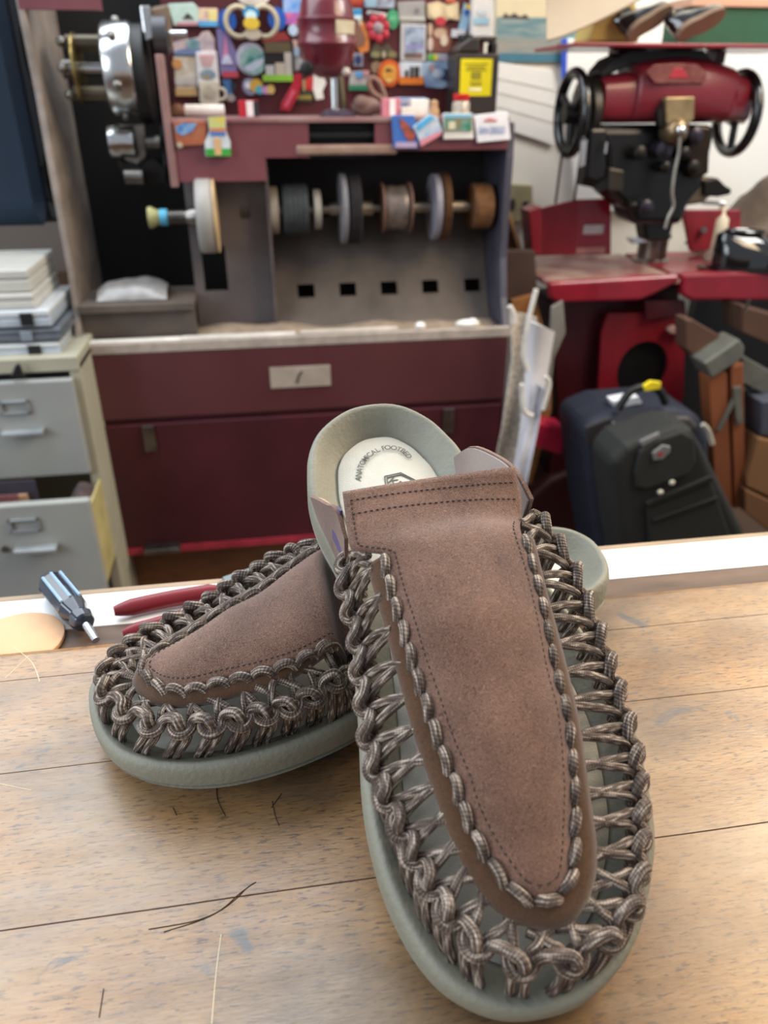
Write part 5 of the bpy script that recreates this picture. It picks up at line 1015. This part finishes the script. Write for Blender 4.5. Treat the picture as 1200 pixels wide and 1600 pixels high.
# hat-like leather piece, shoes, green box
t_h = B().grid([[at(854+148*i/14, (64-66*(i/14)**1.25)*(1-j/8)+(-46)*(j/8)+ (4 if j else 0)*0, 1.885+.06*math.sin(math.pi*j/8*.6)+.02*(i/14)) for j in range(9)] for i in range(15)])
dz_ = SHT+.003-min(p.z for p in t_h.v)
for p in t_h.v: p.z += max(0, dz_)
tag(obj('leather_hide', t_h, mat('#a3927c', .7, var=.15, scale=6), smooth=True, solid=.004), 'large curled tan leather piece on the left end of the upper shelf', 'leather')
b = B().slab([(918, 66), (930, 30), (990, -10), (998, 20), (1000, 66)], 1.97, .10)
for p in b.v: p.z = max(p.z, SHT+.001)
tag(obj('tan_pouch', b, mat('#b39a54', .7, var=.15, scale=8), bevel=.008, seg=3), 'mustard tan pouch behind the curled leather on the upper shelf', 'pouch')
def shoe(name, lab, cat, loc, rot, L, W, H, m, sole, tilt=0, grp=None, heel=.012, lace=True, tall=1.0, roll=0):
    R = Matrix.Translation(loc) @ Matrix.Rotation(rot, 4, 'Z') @ Matrix.Rotation(tilt, 4, 'Y') @ Matrix.Rotation(roll, 4, 'X')
    t_ = thing(name, loc, lab, cat, grp)
    def half(u): return W/2*(.80+.25*math.sin(math.pi*min(1, u*.9+.05))-.12*math.exp(-((u-.42)/.14)**2))*(max(0, 1-((u-.5)/.5)**6))**.5
    def top(u): return H*(.42+.58*(1/(1+math.exp((u-.48)*16))))*(1-.55*max(0, (u-.8)/.2)**2) if u > .02 else H*.9
    N1, N2 = 26, 15; P_s = []
    for i in range(N1+1):
        u = .002+.996*i/N1; hw = max(.002, half(u)); h__ = top(u)*tall; row = []
        for j in range(N2):
            a2 = math.pi*j/(N2-1); c2, s2 = math.cos(a2), math.sin(a2)
            row.append(R @ Vector((u*L, hw*(abs(c2)**.7)*(1 if c2 > 0 else -1)*(1-.42*(s2**3)*(1 if u < .5 else .3)), .012+h__*(s2**.75)*(1-.0*u))))
        P_s.append(row)
    b_ = B().grid(P_s); b_.f.append(tuple(range(N2))); b_.f.append(tuple(N1*N2+j for j in range(N2))[::-1])
    up_ = obj('upper', b_, m, t_, smooth=True)
    ol = [(u_, half(u_)*1.06) for u_ in [i/24 for i in range(25)]]; lp = [Vector((u_*L*1.01-.001, h2, 0)) for u_, h2 in ol]+[Vector((u_*L*1.01-.001, -h2, 0)) for u_, h2 in ol[::-1][1:-1]]
    b_ = B(); n_ = len(lp); b_.add([R @ p for p in lp]+[R @ (p+Vector((0, 0, .011))) for p in lp], [tuple(range(n_))[::-1], tuple(range(n_, 2*n_))]+[(i, (i+1) % n_, n_+(i+1) % n_, n_+i) for i in range(n_)])
    obj('sole', b_, sole, t_)
    # opening
    ring_ = [R @ Vector((L*.24+L*.17*math.cos(a2), W*.23*math.sin(a2), .0125+H*tall*(.985-.02*math.cos(a2)))) for a2 in [2*math.pi*k/20 for k in range(21)]]
    o_ = obj('collar', B().tube(ring_, .004, 6), m, t_, smooth=True)
    b_ = B(); b_.add(ring_[:-1], [tuple(range(20))]); obj('opening', b_, BLK, t_)
    if lace:
        b_ = B()
        for k in range(4):
            u_ = .45+.055*k; b_.tube([R @ Vector((u_*L, -W*.15, .014+top(u_)*tall*.97)), R @ Vector((u_*L+.004, 0, .016+top(u_)*tall)), R @ Vector((u_*L, W*.15, .014+top(u_)*tall*.97))], .0022, 6)
        obj('laces', b_, BLK, t_, smooth=True)
    return t_
GL = mat('#0c0e12', .12, var=.3, coat=1.0); TANS = mat('#6b5644', .6, var=.2)
p = at(976, 62, 1.95); shoe('dress_shoe', 'small black shoe on the upper shelf, tan sole turned out, nearer the tan pouch', 'shoe', Vector((p.x-.004, 1.92, SHT+.014)), math.radians(20), .135, .045, .045, GL, TANS, math.radians(-24), 'pair of small shoes on the upper shelf', roll=math.radians(-52))
p = at(1040, 62, 1.95); shoe('dress_shoe', 'small black shoe with tan sole on the upper shelf, against the green box', 'shoe', Vector((p.x+.004, 1.90, SHT+.014)), math.radians(14), .135, .045, .045, GL, TANS, math.radians(-20), 'pair of small shoes on the upper shelf', roll=math.radians(-52))
p0, p1 = at(1066, 66, 2.02), at(1260, 66, 2.02)
t = thing('green_shoebox', ((p0.x+p1.x)/2, 2.06, SHT), 'dark green shoebox with a peach lid at the right end of the upper shelf', 'box')
obj('box_body', B().box(p0.x, p1.x, 2.0, 2.13, SHT, SHT+.078), mat('#1f5238', .6, var=.1), t, bevel=.002)
obj('lid', B().box(p0.x-.006, p1.x+.006, 1.994, 2.136, SHT+.080, SHT+.098), mat('#c79f84', .6, var=.05), t, bevel=.002)
# black shoes, coat and cloth on the side tray
q = atz(1112, 424, tz+.006); shoe('dress_shoe', 'shiny black dress shoe on the red side tray, the nearer of two', 'shoe', Vector((q.x+.012, q.y+.03, tz+.006)), math.radians(-12), .30, .105, .085, GL, BLK, 0, 'shiny black dress shoes on the tray')
q = atz(1160, 400, tz+.006); shoe('dress_shoe', 'shiny black dress shoe on the red side tray, half hidden behind the nearer one', 'shoe', Vector((q.x+.03, q.y+.08, tz+.006)), math.radians(-8), .30, .105, .085, GL, BLK, 0, 'shiny black dress shoes on the tray')
P = []
for i in range(22):
    row = []
    for j in range(14):
        x = at(1128, 330, 2.15).x+.30*i/21; y = 2.02+.3*j/13; s_ = i/21
        z = tz+.01+(.05+.24*s_**.6)*math.sin(math.pi*min(1, .12+j/13*.88))**.6*min(1, .15+2.2*s_)*min(1, 3.5*(1-s_)+.02)**.6+.022*noise.noise(Vector((x*16, y*16, 3)))
        row.append((x, y, z))
    P.append(row)
tag(obj('heaped_jacket', B().grid(P), mat('#6a5c50', .9, var=.3, scale=14, bump=.5), smooth=True, solid=.006), 'grey brown jacket heaped at the right edge behind the black shoes', 'jacket')
p = at(1144, 372, 2.0); b = B().box(p.x, p.x+.06, 1.99, 2.02, tz+.006, tz+.05); tag(obj('orange_card', b, mat('#b5694a', .6)), 'orange card tucked between the black shoes and the jacket', 'card')
p = atz(1130, 318, tz+.14); b = B().lathe((at(1131, 318, 2.05).x, 2.05, tz+.006), (0, 0, 1), [(.022, 0), (.024, .003), (.022, .11), (.012, .12), (.008, .15)], 16); tag(obj('white_bottle', b, mat('#d2cab4', .4), smooth=True), 'small cream bottle beside the jacket behind the red guard', 'bottle')
p = atz(1092, 398, tz+.006); b = B().ell((p.x, p.y, tz+.028), .035, .02, .02).ell((p.x+.035, p.y-.01, tz+.022), .022, .016, .015); tag(obj('cream_cloth', b, mat('#b3a58c', .8, bump=.5), smooth=True), 'crumpled cream cloth between the machine foot and black shoes', 'cloth')
# ---------------- sheets, boards and bags at the side of the machine ----------------
SGp = 'sheets leaning beside the machine'
def lean(name, lab, cat, px, Y, dep, m, solid_bevel=.002, grp=None):
    b_ = B(); pts = [at(x, y, Y) for x, y in px]; b_.prism(pts, (0, dep, 0)); return tag(obj(name, b_, m, bevel=solid_bevel), lab, cat, grp)
lean('brown_board', 'dark brown board leaning high behind the machine side', 'board', [(790,392),(836,392),(840,470),(820,500),(786,480)], 1.92, .03, mat('#3d2a22', .7))
lean('thin_board', 'thin tan wooden slat slanting behind the dark board', 'slat', [(790,325),(794,322),(816,388),(810,390)], 2.0, .02, mat('#a47c50', .6))
lean('brown_board', 'reddish brown panel between the machine and the slat', 'panel', [(776,330),(790,326),(812,390),(780,395)], 2.03, .02, mat('#5a3527', .7))
lean('cardboard_sheet', 'orange brown cardboard sheet standing behind the white sheets', 'sheet', [(800,470),(836,460),(862,560),(862,640),(830,760),(800,700)], 1.90, .02, mat('#8b5a2c', .8))
PERF = mat('#c9c2b6', .6, col2='#a0988c', scale=110, contrast=.08)
def curved(name, lab, px_left, px_right, Y, m, bow, group=SGp):
    Lf = resample([Vector((x, y, 0)) for x, y in px_left], 12); Rt = resample([Vector((x, y, 0)) for x, y in px_right], 12)
    rows = []
    for i in range(12):
        rows.append([at(Lf[i].x+(Rt[i].x-Lf[i].x)*j/6, Lf[i].y+(Rt[i].y-Lf[i].y)*j/6, Y+bow*math.sin(math.pi*j/6)+.01*math.sin(i*.7)) for j in range(7)])
    o = obj(name, B().grid(rows), m, smooth=True, solid=.004); return tag(o, lab, 'sheet', group)
curved('plastic_sheet', 'perforated grey white sheet, leftmost of the leaning sheets', [(796,484),(800,560),(786,660),(768,750)], [(838,496),(838,560),(830,660),(806,745)], 1.72, PERF, .02)
curved('plastic_sheet', 'white sheet with a bright right edge leaning against the perforated one', [(826,500),(820,600),(812,680),(796,770)], [(866,518),(852,600),(832,690),(812,775)], 1.70, mat('#d0ced2', .5, var=.06), -.02)
curved('plastic_sheet', 'lower bluish white sheet in front, reaching behind the sandal', [(838,600),(826,660),(812,720),(800,790)], [(850,606),(842,660),(826,740),(814,800)], 1.66, mat('#c4c8d4', .5), .01)
for pts, lab in (([(838,452),(826,500),(818,550),(824,580)], 'long curved white strip standing among the leaning sheets'), ([(796,478),(802,490),(803,505)], 'short white strip curl at the top of the leaning sheets'), ([(815,600),(818,640),(832,650)], 'white curled strip halfway down the leaning sheets'), ([(852,588),(858,602),(848,640)], 'white folded edge on the right of the leaning sheets')):
    tag(obj('plastic_strip', B().tube(cr([at(x, y, 1.66) for x, y in pts], 6), .006, 8), mat('#d6d3cc', .4), smooth=True), lab, 'strip', 'white strips among the sheets')
lean('grey_board', 'grey flat slat leaning beside the red stand leg', 'slat', [(862,480),(880,470),(884,520),(866,560),(858,640),(852,640)], 1.80, .01, mat('#77746f', .6))
# ---------------- suitcases ----------------
def bag(name, lab, pts, Y, dep, m, m2, bev=.03):
    b_ = B().prism([at(x, y, Y) for x, y in pts], (0, dep, 0)); xs = [p.x for p in b_.v]
    t_ = thing(name, (sum(xs)/len(xs), Y+dep/2, min(p.z for p in b_.v)), lab, 'suitcase')
    obj('body', b_, m, t_, bevel=bev, seg=4, smooth=False); return t_
NAVY = mat('#151c2c', .7, var=.3, scale=30, bump=.3, bscale=400); CH = mat('#1a1d1c', .75, var=.2, scale=20, bump=.3, bscale=500)
LR = [(x, y) for x, y in ((912,668),(960,648),(1060,640),(1098,650),(1112,685),(1120,900),(945,920),(925,800))]
t = bag('suitcase', 'dark navy suitcase with a white tag on top, standing behind the black one', LR, 1.62, .20, NAVY, None)
b = B().slab([(962, 664), (1010, 652), (1080, 652), (1094, 668), (1060, 690), (985, 700), (960, 690)], 1.608, .02); obj('front_pocket', b, mat('#23242a', .6, var=.4, scale=8, col2='#4b4844'), t, bevel=.01, seg=3)
b = B().tube(cr([at(x, y, 1.63) for x, y in ((965,640),(985,612),(1010,604),(1030,610),(1040,630))], 6), .010, 8); obj('handle', b, BLK, t, smooth=True)
b = B().slab([(958, 628), (998, 620), (1004, 630), (962, 638)], 1.66, .04); obj('white_tag', b, mat('#cfd3da', .6), t)
b = B().slab([(1006, 604), (1018, 596), (1034, 598), (1032, 608), (1008, 612)], 1.615, .012); obj('yellow_tag', b, mat('#d4c21e', .5), t, bevel=.002)
b = B().slab([(958, 660), (970, 664), (971, 692), (960, 694)], 1.60, .006); obj('reflective_strip', b, mat('#8f9294', .4), t)
b = B().slab([(914, 668), (956, 652), (958, 690), (918, 700)], 1.612, .008); obj('side_pocket', b, mat('#262227', .7), t, bevel=.004)
b = B().cyl(at(951, 752, 1.59), at(951, 758, 1.59), .010); obj('zip_pull', b, mat('#c9c4ba', .3), t, smooth=True)
b = B().slab([(946, 762), (954, 760), (956, 778), (948, 782)], 1.592, .006); obj('red_tag', b, mat('#a01f2c', .5), t, bevel=.002)
b = B()
for (x, y) in ((944, 706), (947, 716), (958, 795), (959, 808)): b.ell(at(x, y, 1.612), .006, .004, .006, 10, 6)
obj('rivets', b, mat('#7f93b8', .3, metal=.5), t, smooth=True)
P2 = [(954,722),(978,696),(1060,668),(1084,672),(1100,698),(1165,830),(1180,920),(985,960),(966,830)]
t = bag('suitcase', 'black upright suitcase leaning left in front of the navy one', P2, 1.46, .13, CH, None, .022)
def bp(pts, Y, d, m, n, bev=.006): return obj(n, B().slab(pts, Y, d), m, t, bevel=bev, seg=3)
bp([(992,740),(1000,706),(1020,690),(1066,674),(1084,684),(1090,722),(1078,742),(1010,766),(994,762)], 1.450, .012, mat('#20221f', .8, var=.1), 'upper_pocket', .008)
lp = bp([(1012,792),(1112,750),(1150,860),(1160,930),(1020,950)], 1.448, .014, mat('#1d1f1d', .8, var=.1), 'lower_pocket', .006)
bp([(1010,786),(1112,744),(1116,752),(1012,794)], 1.440, .010, mat('#0d0e0e', .6), 'zip_flap', .002)
bp([(1020,812),(1122,776),(1124,782),(1022,818)], 1.442, .006, mat('#0d0e0e', .6), 'zip_flap', .002)
bd = bp([(1020,708),(1036,696),(1048,698),(1048,706),(1036,718),(1022,720)], 1.443, .007, mat('#8e9290', .4, metal=.5), 'badge', .002)
obj('badge_mark', B().slab([(1028, 710), (1034, 706), (1036, 710), (1030, 714)], 1.4415, .0014), mat('#a3242c', .4), bd)
bp([(1000,690),(1030,676),(1032,682),(1004,698)], 1.452, .006, mat('#77797a', .4), 'name_script', .001)
for x, y in ((1050, 754), (1032, 769)): obj('zip_pull', B().ell(at(x, y, 1.438), .007, .005, .006, 12, 8), mat('#c9c6b0', .3), t, smooth=True)
obj('side_zip', B().tube(cr([at(x, y, 1.445) for x, y in ((1098,663),(1106,672),(1113,694))], 4), .006, 6), mat('#9a978c', .4), t, smooth=True)
# ---------------- wooden trestle, shelf box and beams ----------------
OW = mat('#7a4526', .65, var=.2, scale=8, stretch=(3, 1, .6)); OWD = mat('#4a3226', .7, var=.3, scale=8); GALV = mat('#6d6f68', .45, metal=.4, var=.2, scale=30)
YG = 1.72
t = thing('wooden_trestle', (at(1130, 700, YG).x, YG+.1, 0), 'wooden trestle with orange posts and a grey metal clamp on top', 'trestle')
obj('post', B().slab([(1107,590),(1136,580),(1145,800),(1120,800)], YG, .05), OW, t, bevel=.003)
obj('post', B().slab([(1142,575),(1162,568),(1165,790),(1148,795)], YG, .05), OW, t, bevel=.003)
obj('top_beam', B().slab([(1072,500),(1084,500),(1160,545),(1160,560),(1106,580),(1072,545)], YG+.05, .06), OWD, t, bevel=.004)
cl = obj('metal_clamp', B().slab([(1100,568),(1156,530),(1164,542),(1162,560),(1112,592)], YG-.012, .08), GALV, t, bevel=.005)
obj('brace', B().slab([(1120,672),(1146,622),(1150,628),(1126,674)], YG-.008, .006), GALV, t, bevel=.001)
obj('brace', B().slab([(1146,606),(1158,604),(1162,660),(1152,664)], YG-.010, .008), GALV, t, bevel=.001)
t = thing('wooden_shelf_frame', (at(1185, 640, YG+.1).x, YG+.15, 0), 'rough wooden frame under the side tray at the right edge', 'frame')
obj('upper_beam', B().slab([(1160,478),(1240,500),(1240,555),(1160,520)], YG+.10, .10), OWD, t, bevel=.004)
obj('grey_rail', B().slab([(1160,555),(1240,600),(1240,640),(1160,598)], YG+.04, .03), GALV, t, bevel=.003)
obj('middle_post', B().slab([(1172,600),(1190,606),(1180,720),(1166,720)], YG+.08, .04), OWD, t, bevel=.003)
obj('hook', B().tube([at(1170,468,YG), at(1164,486,YG)], .004, 6), STEEL, t, smooth=True)
t = thing('wooden_crate', (at(1190, 740, YG).x, YG+.12, 0), 'plain tan wooden crate on the floor at the right edge', 'crate')
obj('side_board', B().slab([(1166,745),(1186,684),(1250,700),(1250,800),(1166,760)], YG-.02, .25), mat('#7d5a3a', .6, var=.15, scale=6), t, bevel=.004)
obj('side_board', B().slab([(1164,764),(1250,806),(1250,870),(1164,800)], YG-.03, .25), mat('#6f4d32', .6, var=.15, scale=6), t, bevel=.004)
obj('side_board', B().slab([(1190,628),(1250,620),(1250,690),(1188,680)], YG-.01, .2), mat('#3f4350', .6, var=.15, scale=6), t, bevel=.004)
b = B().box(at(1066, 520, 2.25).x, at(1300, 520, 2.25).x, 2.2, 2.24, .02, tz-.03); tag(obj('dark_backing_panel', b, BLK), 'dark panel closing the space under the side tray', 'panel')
b = B().slab([(1044, 516), (1052, 510), (1072, 512), (1072, 522), (1048, 522)], YS_+.03, .02); tag(obj('rag_strip', b, mat('#9a7a76', .8), bevel=.003), 'little pink grey rag stuck by the red leg plate', 'rag')
